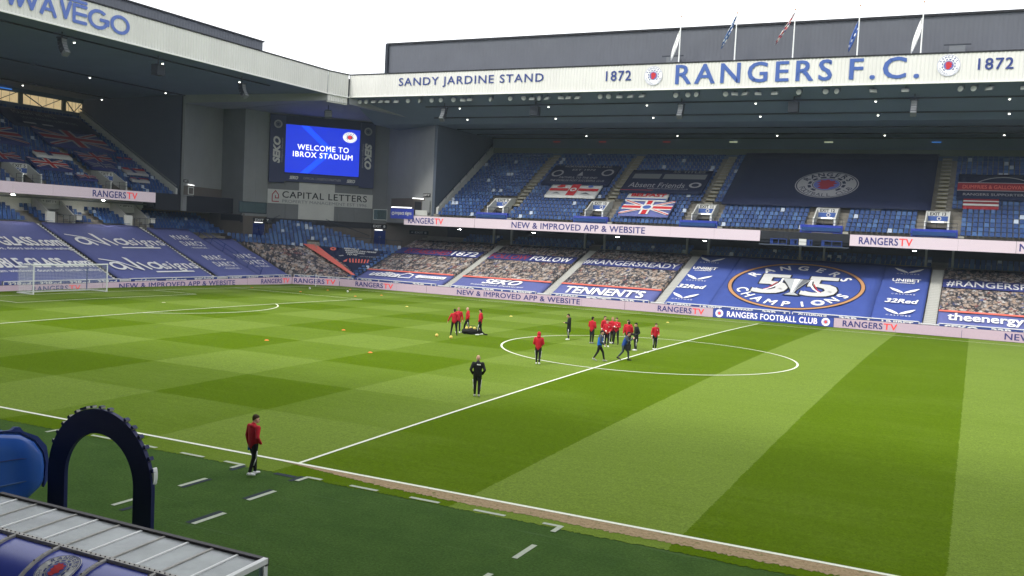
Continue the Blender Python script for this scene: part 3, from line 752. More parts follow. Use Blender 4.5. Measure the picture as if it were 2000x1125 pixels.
b = MB(); b.extr(RPL, LY0-10, 37.9, M['soffit'], lambda w, p, q: (-54.82-p, w, q)); b.build('roof', LEFT)
b = MB(); corrug(b, LY0-10, 37.9, 23.62, 26.34, .36, .03, M['clad'], lambda a, z, h: (-54.75+h, a, z)); fasL = b.build('fascia', LEFT)
b = MB(); b.box((-54.84, LY0-10, 23.52), (-54.66, 37.9, 23.66), M['cladtrim']); b.build('lower_trim', fasL)
b = MB(); b.box((-55.0, LY0-10, 26.32), (-54.66, 37.9, 26.46), M['black']); b.build('upper_trim', fasL)
b = MB(); corrug(b, LY0-10, 30.2, 26.2, 28.5, .42, .013, M['roofgrey'], lambda a, z, h: (-58.5+h, a, z)); b.box((-72, LY0-10, 26.25), (-58.55, 30.2, 28.45), M['roofgrey']); clL = b.build('roof_cladding', LEFT)
b = MB(); b.box((-58.6, LY0-10, 28.4), (-58.3, 30.25, 28.55), M['black']); b.build('flashing', clL)
for t, z in ((2.6, 23.45), (15.9, 22.58), (28.5, 22.4)):
    b = MB(); b.box((-54.82-t-.07, LY0, z-.14), (-54.82-t+.07, 30.3, z-.02), M['soffit2']); b.build('purlin', LEFT)
b = MB(); b.box((-71.3, LY0, 9.05), (-71.03, 26.3, 10.25), M['greyw2']); b.box((-71.3, 26.32, 8.3), (-70.95, 39.5, 10.3), M['darkband']); b.build('balcony_front', LEFT)
L = []
for i in range(22):
    t = i*.8+.42; z = 10.13+.56*((i+.5)*.8)-.5; y = -4.
    while y < 29.6:
        y += .52
        if any(abs(y-a) < .62 for a in AYU): continue
        if i < 5 and any(abs(y-e[0]) < 1.9 for e in EXLU): continue
        L.append((-71-t, y, z, math.pi/2))
for i in range(15, 21):
    t = i*.79+.4; z = .85+.435*((i+.5)*.79)-.55; y = -8.
    while y < 37:
        y += .52
        if any(abs(y-a) < .7 for a in AYL+[19.2]): continue
        if any(abs(y-e[0]) < 1.65 for e in EXLL): continue
        if i < 16 and y < 25.5: continue
        L.append((-59-t, y, z, math.pi/2))
for i in range(14, 16):
    t = i*.79+.4; z = .85+.435*((i+.5)*.79)-.55; y = 31.2
    while y < 37: y += .52; L.append((-59-t, y, z, math.pi/2))
put_seats(L, LEFT, 300)
for ye, num in EXLU:
    fn = lambda a, t, z, ye=ye: (-71-t, ye+a, z)
    zt = vomitory(LEFT, fn, lambda t: 10.13+.56*t, .5, 2.6, num)
    exit_sign(fn, 2.6, zt, num, {'5': 'above the left balcony strip, nearer the left picture edge', '6': 'above the left balcony strip over its RANGERSTV words'}[num])
for ye, num in EXLL:
    fn = lambda a, t, z, ye=ye: (-59-t, ye+a, z)
    v = MB()
    for s_ in (-1, 1):
        pr = [(13.2, 5.6), (13.2, 7.0), (15.7, 8.75), (16.4, 8.75), (16.4, 5.6)]; n = 5; a0, a1 = s_*1.35, s_*1.55
        vs = [fn(a0, *p) for p in pr]+[fn(a1, *p) for p in pr]
        v.raw(vs, [(k, (k+1) % n, n+(k+1) % n, n+k) for k in range(n)]+[tuple(range(n-1, -1, -1)), tuple(range(n, 2*n))], M['palepanel'])
    v.box((-1.35, 15.6, 7.7), (1.35, 16.3, 8.75), M['palepanel'], fn); v.box((-1.35, 16.2, 5.6), (1.35, 16.4, 7.7), M['greyw2'], fn)
    v.box((-2.3, 12.9, 5.7), (-1.3, 13.2, 7.4), M['whitew'], fn); v.box((1.4, 12.9, 6.6), (2.2, 13.2, 7.2), M['whitew'], fn); o = v.build('vomitory', LEFT)
    q = MB()
    for z in (6.4, 7.1): q.bar(fn(-1.1, 12.8, z), fn(2.2, 12.8, z), .035, M['rail'])
    for k in range(5): q.bar(fn(-1.1+k*.8, 12.8, 5.7), fn(-1.1+k*.8, 12.8, 7.1), .03, M['rail'])
    q.build('railing', o)
    t = thing('exit_sign', 'rounded white EXIT %s sign under the left balcony, %s' % (num, {'5': 'above the avia signs cover', '6': 'above the MARC DARCY cover'}[num]), 'sign', fn(0, 15.5, 8))
    d = Decal(); d.poly([(-1.05, 8.72), (-.8, 8.28), (.9, 8.28), (1.1, 8.72)], M['offwhite'], 0); d.disc(-.75, 8.56, .08, M['silverd'], 1); d.disc(.8, 8.5, .08, M['silverd'], 1)
    d.poly([(-1.05, 8.72), (-.8, 8.28), (.9, 8.28), (1.1, 8.72)], M['offwhite'], -3); d.build('panel', lambda a, b_, h: fn(a, 15.55-h, b_), t)
    d = Decal(); d.text('EXIT '+num, -.42, .5, 8.4, 8.62, M['blackp'], 2, .01); d.build('lettering', lambda a, b_, h: fn(a, 15.55-h, b_), t)

# ---------------------------------------------------------------- CORNER
C = [(-70.7, 30.4), (-73.27, 39.71), (-69.38, 39.63), (-68.66, 43.61), (-58.95, 54.3), (-56.56, 54.46), (-45.0, 47.75)]; CZT = [21.6, 22.2, 22.2, 22.2, 22.2, 22.2, 21.0]
KS = 1.0348        # the corner block stands a little deeper than first laid out: lengths and heights above eye level grow with it
def deep(fn): return lambda a, z, h: fn(a*KS, 7.33+(z-7.33)*KS, h)
names = ['greyw2', 'greyw', 'greyw2', 'greyw', 'greyw', 'greyw2']; zb = [8.3, 8.25, 8.15, 8.03, 8.0, 8.2]  # paler grey on the wings paints in the facets that catch light
for i in range(6):
    P, Q = C[i], C[i+1]; fn = vPl(P, Q); Lg = math.hypot(Q[0]-P[0], Q[1]-P[1]); n = max(1, round(Lg/2.6))
    for k in range(n):
        b = MB(); b.box((Lg*k/n+.008, zb[i], -.3), (Lg*(k+1)/n-.012, 22.9, 0), M[names[i]], lambda a, z, h, fn=fn: fn(a, z, h)); b.build('wall_panel', COR)
    b = MB(); b.box((0, zb[i], -.5), (Lg, 22.9, -.31), M['darkband'], lambda a, z, h, fn=fn: fn(a, z, h)); b.build('backing', COR)
K0, K1 = (-54.8, 37.9), (-54.0, 41.25)
b = MB(); top = [(*p, z) for p, z in zip(C, CZT)]; k0 = (*K0, 22.75); k1 = (*K1, 22.75)
for p, q in zip(top[:4], top[1:4]): b.poly([k0, p, q], M['cornersoff'])
b.poly([k0, top[3], top[4], k1], M['cornersoff'])
for p, q in zip(top[4:], top[5:]): b.poly([k1, p, q], M['cornersoff'])
b.build('ceiling', COR)
b = MB(); b.poly([(*C[0], 21.6), k0, (*K0, 23.6), (*C[0], 22.75)], M['greyw2']); b.poly([k1, (*C[6], 21.0), (*C[6], 21.2), (*K1, 23.6)], M['greyw']); b.build('ceiling_edge', COR)
fn = vPl(K0, K1); Lg = math.hypot(K1[0]-K0[0], K1[1]-K0[1])
b = MB(); corrug(b, 0, Lg+.05, 22.6, 23.6, .36, .05, M['clad'], lambda a, z, h: fn(a, z, h-.12)); corrug(b, 0, Lg+.05, 23.6, 26.34, .36, .05, M['clad'], lambda a, z, h: fn(a, z, h)); fasC = b.build('fascia', COR)
b = MB(); b.box((0, 26.32, -.3), (Lg, 26.46, .08), M['black'], lambda a, z, h: fn(a, z, h)); b.box((0, 23.52, -.1), (Lg, 23.64, .1), M['cladtrim'], lambda a, z, h: fn(a, z, h)); b.build('trim', fasC)
b = MB(); pg = [K0, K1, (-44, 45), (-44, 64), (-78, 64), (-90, 45), (-90, 38.1), (-56, 38.1)]
b.poly([(*p, 25.9) for p in pg], M['soffit']); b.poly([(*p, 25.6) for p in pg][::-1], M['soffit']); b.build('roof', COR)
# dark band under the grey wall, lower brown walls, doors
for i in (1, 2, 3, 4):
    P, Q = C[i], C[i+1]; fn = vPl(P, Q); Lg = math.hypot(Q[0]-P[0], Q[1]-P[1]); b = MB(); b.box((0, 7.2 if i != 1 else 7.4, -.4), (Lg, zb[i]-.02, -.06), M['darkband'], lambda a, z, h, fn=fn: fn(a, z, h)); b.build('dark_band', COR)
b = MB(); b.poly([(-75.7, 28.4, 8.5), (-71.0, 28.4, 8.5), (-73.2, 39.6, 8.25), (-69.4, 39.7, 8.15), (-68.7, 43.7, 8.1), (-59.0, 54.4, 8.0), (-56.5, 54.5, 8.0), (-44.6, 47.6, 8.2), (-44.6, 57, 8.6), (-66, 58, 8.3), (-75.7, 42, 8.3)], M['soffit2']); b.build('underside', COR)
D7a, D7b = (-69.08, 41.4), (-68.74, 43.45); D8a, D8b = (-58.5, 54.36), (-56.6, 54.5)
Wl = [(-75.5, 28.4), (-75.4, 39.85), (-69.35, 39.78), D7a, None, D7b, (-68.8, 43.75), (-59.05, 54.45), D8a, None, D8b, (-48.6, 56.2), (-47.2, 56.5)]
for p, q in zip(Wl, Wl[1:]):
    if p is None or q is None: continue
    fn = vPl(p, q); Lg = math.hypot(q[0]-p[0], q[1]-p[1]); b = MB(); b.box((0, 3.5, -.25), (Lg, 8.4, 0), M['brown'], lambda a, z, h, fn=fn: fn(a, z, h)); b.build('lower_wall', COR)
for (P, Q, z0) in ((D7a, D7b, 5.35), (D8a, D8b, 5.1)):
    fn = vPl(P, Q); Lg = math.hypot(Q[0]-P[0], Q[1]-P[1]); b = MB(); b.box((0, 3.5, -.25), (Lg, z0, 0), M['brown'], lambda a, z, h: fn(a, z, h)); b.box((0, z0+1.95, -.25), (Lg, 8.4, 0), M['brown'], lambda a, z, h: fn(a, z, h)); b.build('door_surround', COR)
    for k in (0, 1):
        b = MB(); b.box((Lg*k/2+.03, z0, -.22), (Lg*(k+1)/2-.03, z0+1.93, -.12), M['door'], lambda a, z, h: fn(a, z, h)); dd = b.build('door', COR)
        b = MB(); b.box((Lg/2+(-.16 if k == 0 else .1), z0+.9, -.12), (Lg/2+(-.1 if k == 0 else .16), z0+1.1, -.06), M['spk2'], lambda a, z, h: fn(a, z, h)); b.build('handle', dd)
    b = MB(); b.bar(fn(.2, z0+1.98, .06), fn(Lg*.75, z0+1.98, .06), .05, M['tube'], 6); b.build('light_tube', COR)
# corner terrace (ruled) and seats
b = MB()
for i in range(22):
    t0, t1 = i*.8, (i+1)*.8; tm = t0+.4
    hw = .25*(1-(tm-11.2)/6.3)+.05; cc_ = .50-.012*(i-14)
    for (s0, s1) in ((0, 1) if i < 14 else (cc_-hw, cc_+hw),):
        z0 = fCO(s0, tm, 0)[2]-.55; z1 = fCO(s1, tm, 0)[2]-.55
        A, B_, Cc, D = fCO(s0, t0, 0), fCO(s1, t0, 0), fCO(s1, t1, 0), fCO(s0, t1, 0)
        b.raw([(A[0], A[1], z0-.8), (B_[0], B_[1], z1-.8), (Cc[0], Cc[1], z1-.8), (D[0], D[1], z0-.8), (A[0], A[1], z0), (B_[0], B_[1], z1), (Cc[0], Cc[1], z1), (D[0], D[1], z0)],
              [(4, 5, 6, 7), (0, 1, 5, 4), (1, 2, 6, 5), (3, 0, 4, 7)], M['conc'])
b.build('corner_terrace', COR)
L = []
def cseat(s, t): 
    p = fCO(s, t, 0); q = fCO(min(1, s+.02), t, 0); L.append((p[0], p[1], p[2]-.55, math.atan2(q[1]-p[1], q[0]-p[0])))
for i in range(21):
    t = i*.8+.4; A, B_ = fCO(0, t, 0), fCO(1, t, 0); n = int(math.dist(A, B_)/.54)
    for k in range(n):
        s = (k+.5)/n
        if 11 <= i < 14 and (s < .45 or s > .53): cseat(s, t)
        elif i >= 14:
            hw = .25*(1-(t-11.2)/6.3)+.035
            if abs(s-.50+.012*(i-14)) < hw: cseat(s, t)
        elif i < 11 and s > 1-1.1/(n*.54): cseat(s, t)
put_seats(L, COR, 200, .35)  # extra share of lighter seats paints the corner as sunlit
b = MB(); b.tube([fCO(.20, 13.0, .3), fCO(.36, 16.6, .8)], .04, M['rail']); b.tube([fCO(.56, 16.6, .8), fCO(.78, 13.4, .3)], .04, M['rail']); b.tube([fCO(.55, 11.9, .55), fCO(.98, 11.9, .55)], .03, M['rail'])
for k in range(6): b.bar(fCO(.55+k*.085, 11.9, -.3), fCO(.55+k*.085, 11.9, .55), .025, M['rail'])
b.build('railing', COR)
b = MB()
for i in range(5): p = fCO(.49, 8.9+i*.5, 0); b.box((p[0]-.75, p[1]-.45, p[2]-.9), (p[0]+.75, p[1]+.45, p[2]-.15), M['step'])
b.build('steps', COR)
# ledges on the corner block
fn = vPl(C[0], C[1]); b = MB(); b.box((.1, 10.3, .02), (9.6, 11.45, .12), M['brown'], lambda a, z, h: fn(a, z, h)); nb = b.build('dark_panel', COR)
b = MB()
for (a0, a1, z0, z1) in ((.98, 1.05, 10.45, 11.3), (2.22, 2.29, 10.45, 11.3), (.98, 2.29, 11.25, 11.33), (.98, 2.29, 10.4, 10.48)): b.box((a0, z0, .12), (a1, z1, .2), M['offwhite'], lambda a, z, h: fn(a, z, h))
b.build('door_frame', nb)
b = MB(); b.bar(fn(.85, 11.62, .2), fn(2.25, 11.58, .2), .05, M['tube'], 6); b.build('light_tube', nb)
b = MB(); b.box((-.1, 10.2, .0), (9.7, 10.3, .3), M['greyw2'], lambda a, z, h: fn(a, z, h)); b.build('ledge', COR)
fn = deep(vPl(C[2], C[3])); b = MB(); b.box((-.6, 8.5, .1), (3.7, 9.9, .14), M['glass'], lambda a, z, h: fn(a, z, h)); gb = b.build('glass_balcony', COR)
b = MB()
for z in (8.5, 9.9): b.bar(fn(-.6, z, .12), fn(3.7, z, .12), .05, M['rail'])
for a in (-.6, 3.7): b.bar(fn(a, 8.5, .12), fn(a, 9.9, .12), .05, M['rail'])
b.build('frame', gb)
fn = deep(vPl(C[4], C[5])); b = MB(); b.box((.4, 8.5, .1), (2.5, 9.85, .16), M['glass'], lambda a, z, h: fn(a, z, h)); b.box((.4, 8.5, .05), (.95, 9.85, .1), mat('pale_window', (.25, .38, .46), .3), lambda a, z, h: fn(a, z, h)); gb = b.build('window', COR)
b = MB()
for z in (8.48, 9.87): b.bar(fn(.4, z, .14), fn(2.5, z, .14), .04, M['cladtrim'])
for a in (.4, 2.5): b.bar(fn(a, 8.48, .14), fn(a, 9.87, .14), .04, M['cladtrim'])
b.build('frame', gb)
fn = vPl(C[5], C[6]); b = MB(); b.box((1.6, 9.0, .02), (11.2, 11.55, .1), M['brown'], lambda a, z, h: fn(a, z, h)); b.box((8.7, 9.4, .1), (10.5, 11.1, .14), M['blackp'], lambda a, z, h: fn(a, z, h)); b.box((10.9, 9.6, .1), (12.9, 11.2, .2), M['greyw2'], lambda a, z, h: fn(a, z, h)); b.bar(fn(8.1, 11.55, .2), fn(11.2, 11.42, .2), .055, M['tube'], 6); b.build('dark_panel', COR)
fn = deep(vPl(C[3], C[4])); LD = math.hypot(C[4][0]-C[3][0], C[4][1]-C[3][1])
b = MB(); b.box((4.05, 8.02, .0), (8.8, 13.0, .04), M['palepanel'], lambda a, z, h: fn(a, z, h)); b.build('pale_panel', COR)

b = MB()
for p, q in zip([(-91, LY0), (-91, 45), (-76, 66), (-40, 66)], [(-91, 45), (-76, 66), (-40, 66)]):
    fo = vPl(p, q); Lg = math.dist(p, q); b.box((0, -.3, -.4), (Lg, 26, 0), M['brown'], lambda a, z, h: fo(a, z, h))
b.build('outer_wall', COR)
b = MB(); b.box((-40, 65.6, -.3), (FX1, 66, 21.5), M['brown']); b.build('outer_wall', FAR)
# ---------------------------------------------------------------- MAIN STAND (behind the camera)
b = MB(); b.extr([(-49.0, 0), (-49.0, 1.0), (-74, 13.5), (-74, 0)], -60, 60, M['conc'], lambda w, p, q: (w, p, q)); b.build('terrace', MAIN)
b = MB(); b.box((-60, -75.5, 0), (60, -74.5, 24), M['brown']); b.build('rear_wall', MAIN)
b = MB(); b.extr([(-43.0, 24.5), (-43.0, 27.5), (-58, 33), (-75.5, 33), (-75.5, 24.5)], -62, 62, M['soffit'], lambda w, p, q: (w, p, q)); b.build('roof', MAIN)  # unseen roof mass, built tall to block low sky light
RIGHT = thing('grandstand', 'unseen stand closing the right end of the ground, added to block low sky light', 'grandstand', (59, 0, 0))  # simple out-of-view stand, added to darken the stand interiors
b = MB(); b.extr([(0, 0), (0, .8), (16.5, 8.0), (16.5, 0)], -36, 38, M['royal'], lambda w, p, q: (59+p, w, q)); b.build('lower_tier', RIGHT)
b = MB(); b.extr([(11.5, 9.0), (11.5, 10.2), (29, 20), (29, 9.5)], -36, 38, M['seat'], lambda w, p, q: (59+p, w, q)); b.build('upper_tier', RIGHT)
b = MB(); b.extr([(-4.2, 23.6), (11.9, 22.6), (30, 22.3), (30, 27.2), (-4.2, 26.3)], -41, 42, M['soffit'], lambda w, p, q: (59+p, w, q)); b.build('roof', RIGHT)
b = MB(); b.box((89, -60, 0), (90, 66, 26), M['brown']); b.box((42.2, 41.3, 8), (42.6, 64, 26), M['gable']); b.box((55, 41.5, 8), (89, 42, 24), M['gable']); b.build('rear_wall', RIGHT)
# ================================================================== OBJECTS
def cloth(name, fn, a0, a1, b0, b1, m, parent, h=.0, na=20, nb=14, amp=.05, edge=0):
    """draped sheet; top face wrinkled, small hem"""
    ph = random.random()*9; vs = []; fs = []
    for j in range(nb+1):
        for i in range(na+1):
            a = a0+(a1-a0)*i/na; q = b0+(b1-b0)*j/nb
            w = amp*(math.sin(q*7.9/1.0+ph)*.5+math.sin(a*1.3+ph*2+q*.7)*.5+random.uniform(-.3, .3))
            vs.append(fn(a, q, h+w))
    n = na+1
    for j in range(nb):
        for i in range(na): fs.append((j*n+i, j*n+i+1, (j+1)*n+i+1, (j+1)*n+i))
    k = len(vs)
    rim = [i for i in range(n)]+[j*n+na for j in range(1, nb+1)]+[nb*n+i for i in range(na-1, -1, -1)]+[j*n for j in range(nb-1, 0, -1)]
    for r_ in rim: v = vs[r_]; vs.append((v[0], v[1], v[2]-.25))
    for q in range(len(rim)): q2 = (q+1) % len(rim); fs.append((rim[q], k+q, k+q2, rim[q2]))
    b = MB(); b.raw(vs, fs, m); return b.build(name, parent, smooth=True)
DH = .10
def wing(d, cx, cy, w, h, m, L):
    for s_ in (-1, 1):
        X = lambda p: cx+s_*p*w/2; Y = lambda p: cy+p*h
        d.poly([(X(.0), Y(-.5)), (X(.3), Y(-.42)), (X(.75), Y(.0)), (X(1.0), Y(.5)), (X(.9), Y(.5)), (X(.45), Y(.18)), (X(.12), Y(-.2))], m, L)
    return d
def bfont(t, x0, x1, y0, y1, m, L): pass

# ---- far stand, lower tier banners
def crowd_banner(x0, x1, label, stripe, strip, loc, fn=fFL):
    t = thing('seat_cover_banner', label, 'banner', loc)
    cloth('crowd_print', fn, x0, x1, 42.15, 53.1, M['crowd'], t)
    d = Decal(); d.rect(x0, x1, 47.75, 49.9, M['navyst'], 0); d.build('stripe', fn, t, DH)
    d = Decal(); stripe(d); d.build('stripe_lettering', fn, t, DH+.01)
    cloth('sponsor_strip', fn, x0, x1, 39.05, 42.1, M['navycl'], t, nb=5)
    d = Decal(); d.rect(x0, x1, 41.85, 42.2, M['coral'], 0); d.build('edge_stripe', fn, t, DH)
    d = Decal(); strip(d); d.build('sponsor_lettering', fn, t, DH+.01)
    return t
def s1(d): d.text('ESTABLISHED', -49.3, -42.6, 48.1, 49.5, M['redcloth'], 1, .01); d.text('1872', -42.2, -38.6, 48.1, 49.5, M['white'], 1, .01)
def p1(d):
    d.text('utilita', -49.2, -45.2, 40.2, 41.5, M['white'], 1, .03, .3)
    d.stroke([(-44.9, 40.2), (-45.0, 40.9), (-44.2, 41.6), (-43.3, 41.2), (-43.3, 40.2), (-44.9, 40.2)], .18, M['white'], 1)
    d.rect(-42.2, -38.6, 40.5, 41.2, M['white'], 1); d.disc(-42.3, 40.85, .45, M['white'], 1); d.text('CARRICK PACKAGING', -41.7, -38.8, 40.65, 41.05, M['navycl'], 2, 0); d.text('specialists in containers', -42.6, -39.0, 39.9, 40.25, M['offwhite'], 1, 0)
crowd_banner(-50.6, -38.15, 'crowd-photo seat cover reading ESTABLISHED 1872 above a utilita strip', s1, p1, (-44, 39, .9))
def s2(d): d.text('FOLLOW', -36.7, -31.4, 48.1, 49.5, M['redcloth'], 1, .01); d.text('FOLLOW', -31.0, -25.8, 48.1, 49.5, M['white'], 1, .01)
def p2(d): d.text('SEKO', -33.4, -28.6, 40.35, 41.6, M['white'], 1, .03, .3); d.text('Intelligence Delivered', -34.6, -27.8, 39.65, 40.1, M['white'], 1, 0, .2)
crowd_banner(-36.85, -25.25, 'crowd-photo seat cover reading FOLLOW FOLLOW above a SEKO strip', s2, p2, (-31, 39, .9))
def s3(d): d.text('#RANGERSREADY', -23.9, -12.4, 48.05, 49.55, M['white'], 1, .01)
def p3(d): d.text("TENNENT'S", -22.8, -13.6, 39.55, 41.35, M['white'], 1, .03)
crowd_banner(-23.95, -12.15, "crowd-photo seat cover reading #RANGERSREADY above a TENNENT'S strip", s3, p3, (-18, 39, .9))
def s4(d): d.text('#RANGERSREADY', 15.7, 26.4, 48.0, 49.6, M['white'], 1, .01)
def p4(d): d.text('theenergycheck', 16.2, 26.2, 39.5, 41.6, M['white'], 1, .022)
crowd_banner(15.35, 27.2, 'crowd-photo seat cover reading #RANGERSREADY above theenergyc strip at the right edge', s4, p4, (21, 39, .9))
# ---- 55 champions banner
t = thing('seat_cover_banner', 'huge royal blue RANGERS 55 CHAMPIONS banner with copper ring', 'banner', (1.5, 39, .9))
for i, (a, c_) in enumerate(((-10.9, -6.2), (-6.2, 9.5), (9.5, 14.05))): cloth('cloth', fFL, a, c_, 39.05, 53.2, M['royal'], t, na=16, nb=18, h=.0 if i != 1 else .008)
d = Decal(); cx, cy, rx, ry = 1.25, 45.75, 6.95, 6.15
d.ring(cx, cy, rx*.945, rx*1.0, M['gold'], 0, ry/rx, 72); d.ring(cx, cy, rx*.935, rx*.948, M['blackp'], 1, ry/rx, 72); d.ring(cx, cy, rx*.998, rx*1.008, M['blackp'], 1, ry/rx, 72)
d.build('ring', fFL, t, DH)
d = Decal(); d.arctext('RANGERS', cx, cy-.1, rx*.80, ry*.80, 150, 30, 1.2, M['white'], 1, .022)
d.arctext('CHAMPI NS', cx, cy+.1, rx*.80, ry*.80, 205, 335, 1.2, M['white'], 1, .022, flip=True)
d.build('lettering', fFL, t, DH)
d = Decal(); aO = R(205+130*6/8); d.crest(cx+rx*.80*math.cos(aO), cy+.1+ry*.80*math.sin(aO), .68, 1, text=False, bm='blueletter', rm='blueletter'); d.build('small_crest', fFL, t, DH)
d = Decal(); 
d.text('5', -2.75, .45, 43.3, 48.3, M['blackp'], 1, .04); d.text('5', 2.25, 5.45, 43.3, 48.3, M['blackp'], 1, .04)
d.text('5', -2.75, .45, 43.3, 48.3, M['offwhite'], 2, .022); d.text('5', 2.25, 5.45, 43.3, 48.3, M['offwhite'], 2, .022); d.build('number', fFL, t, DH)
d = Decal()
d.poly([(-.55, 47.6), (2.75, 47.5), (2.2, 45.9), (1.75, 44.6), (1.6, 43.9), (2.3, 43.0), (.4, 43.0), (1.0, 43.9), (.85, 44.6), (.2, 45.9)], M['blackp'], 3)
d.poly([(-.35, 47.45), (2.6, 47.35), (2.05, 45.9), (1.6, 44.5), (1.5, 43.8), (2.05, 43.15), (.6, 43.15), (1.1, 43.8), (1.0, 44.5), (.4, 45.9)], M['silver'], 4)
d.poly([(.9, 47.4), (1.5, 47.4), (1.35, 45.2), (1.3, 43.8), (1.15, 43.8), (1.05, 45.2)], M['white'], 5); d.poly([(1.8, 47.38), (2.5, 47.3), (1.95, 45.8), (1.5, 44.4), (1.55, 45.8)], M['silverd'], 5)
for s_ in (-1, 1):
    d.stroke([(1.2+s_*1.5, 47.3), (1.2+s_*1.5, 46.2), (1.2+s_*2.1, 44.9), (1.2+s_*2.8, 44.1)], .22, M['white'], 5); d.stroke([(1.2+s_*1.7, 46.9), (1.2+s_*1.8, 46.0), (1.2+s_*2.4, 44.8)], .12, M['blackp'], 6); d.stroke([(1.2+s_*1.9, 46.2), (1.2+s_*2.5, 44.6), (1.2+s_*2.9, 44.2)], .12, M['red'], 6)
d.build('trophy', fFL, t, DH)
for x in (-9.3, 11.9):
    d = Decal()
    for yy in (51.5, 46.1, 40.95): wing(d, x, yy+.1, 2.9, 1.25, M['white'], 1); d.text('CASTORE', x-1.1, x+1.1, yy-.95, yy-.7, M['white'], 1, .0, 0, 1.5)
    d.text('UNIBET', x-1.35, x+1.35, 48.55, 49.3, M['white'], 1, .025); d.text('scotland', x-1.0, x+.8, 48.1, 48.4, M['white'], 1, .02); d.text('32Red', x-1.5, x+1.5, 43.1, 44.05, M['white'], 1, .03, .2)
    d.build('sponsor_lettering', fFL, t, DH)
# ---- left stand lower banners
def lbanner(label, a0, a1, t0, t1, m, fn=fLL): 
    o = thing('seat_cover_banner', label, 'banner', fLL((a0+a1)/2, t0, 0)); cloth('cloth', fn, a0, a1, t0, t1, m, o); return o
t = lbanner('muted blue seat cover lettered GLASS.com beside the goal', -3.0, 10.25, .1, 12.3, M['navycl'])
d = Decal()
for q in (6.9, 2.55):
    d.text('DOUBLE-GLASS.com', -3.0, 9.9, q, q+1.75, M['white'], 1, .03); d.text('aluminium windows, doors and curtain walling', -3.0, 10.0, q-1.0, q-.35, M['white'], 1, .01)
d.build('lettering', fLL, t, DH)
t = lbanner('muted blue seat cover lettered avia signs twice', 11.3, 24.05, .1, 12.4, M['navycl'])
def avia(d, a, q):
    m = M['white']; L = 1; S_ = .86
    d.ring(a+1.0, q+.75, .55, .88, m, L, .95, 24); d.stroke([(a+1.5, q+1.5), (a+2.1, q-.05)], .32, m, L)
    d.stroke([(a-.2, q+2.2), (a+1.7, q+1.6), (a+3.6, q-.2)], .2, m, L); d.poly([(a+3.0, q+2.6), (a+3.45, q+2.4), (a+3.75, q-.1), (a+3.3, q+.0)], m, L)
    d.stroke([(a+4.1, q+1.4), (a+4.7, q)], .34, m, L)
    d.ring(a+5.9, q+.72, .5, .82, m, L, .95, 24); d.stroke([(a+6.5, q+1.5), (a+6.9, q)], .3, m, L)
    d.text('signs', a+7.1, a+11.7, q-.55, q+1.55, m, L, .012, 0, 1.12)
    d.rect(a+4.9, a+10.3, q-.75, q-.5, m, L)
d = Decal(); avia(d, 12.0, 7.3); avia(d, 11.9, 1.95); d.build('lettering', fLL, t, DH)
t = lbanner('muted blue seat cover lettered MARC DARCY left of the blue rail', 25.15, 31.6, .1, 12.0, M['navycl'])
def darcy(d, a, q): d.text('MARC', a, a+3.0, q+1.25, q+2.35, M['white'], 1, .02, 0, 1.35); d.text('DARCY', a+.1, a+3.6, q-.3, q+.8, M['white'], 1, .02, 0, 1.3); d.text('- MENSWEAR -', a+.5, a+3.4, q-.95, q-.6, M['white'], 1, .02, 0, 1.3)
d = Decal(); darcy(d, 26.6, 7.6); darcy(d, 26.9, 2.6); d.build('lettering', fLL, t, DH)
t = lbanner('muted blue seat cover lettered MARC DARCY right of the blue rail', 31.9, 37.0, .1, 9.6, M['navycl'])
d = Decal(); darcy(d, 32.6, 3.0); d.build('lettering', fLL, t, DH)
b = MB(); 
for h in (.55, 1.0): b.bar(fLL(31.75, .2, h), fLL(31.75, 12.5, h), .04, M['railb'])
for k in range(7): b.bar(fLL(31.75, .2+k*2, -.2), fLL(31.75, .2+k*2, 1.0), .04, M['railb'])
tag(b.build('guard_rail', loc=None), 'dark blue guard rail running up between two MARC DARCY covers', 'railing')
# ---- corner banners
t = thing('seat_cover_banner', 'crowd-photo seat cover in the corner below the video screen', 'banner', fCO(.3, 1, 0))
sR = lambda q: min(.95, .94-.0613*(q-1))
cloth('crowd_print', lambda a, q, h: fCO(.03+a*(sR(q)-.03), q, h), 0, 1, .15, 8.9, M['crowdl'], t)
t = thing('seat_cover_banner', 'dark poppy banner with white writing and coral bars in the corner', 'banner', fCO(.8, 3, 0))
cloth('cloth', lambda a, q, h: fCO(sR(q)+.01+a*(.96-sR(q)), q, h), 0, 1, 1.0, 9.6, M['deepnavy'], t, na=10)
d = Decal(); d.poly([(sR(.8)-.01, .8), (sR(.8)+.03, .9), (sR(9.5)+.085, 9.5), (sR(9.5), 9.5)], M['coral'], 1)
d.build('coral_stripe', fCO, t, DH)
d = Decal(); 
for k, w in enumerate(('BEING A', 'RANGERS FAN MEANS', 'EVERYTHING', 'TO ME')): d.text(w, .68+k*.012, .70+k*.012+.011*len(w), 8.8-k*.62, 9.25-k*.62, M['offwhite'], 1, .03)
d.text('LEST WE FORGET', .82, .94, 6.6, 7.0, M['dullwhite'], 1, .0)
for k in range(7): d.poly([(.775+k*.025, 4.7), (.788+k*.025, 4.7), (.762+k*.025, 5.9), (.750+k*.025, 5.9)], M['coral'], 1)
d.disc(.61, 8.6, .02, M['coral'], 1, 26); d.disc(.61, 8.6, .007, M['blackp'], 2, 26); d.poly([(.66, 6.6), (.69, 6.9), (.70, 6.6), (.67, 6.4)], M['dullwhite'], 1); d.poly([(.715, 5.0), (.74, 5.8), (.745, 4.9), (.725, 4.7)], M['coral'], 1)
d.build('lettering', fCO, t, DH)
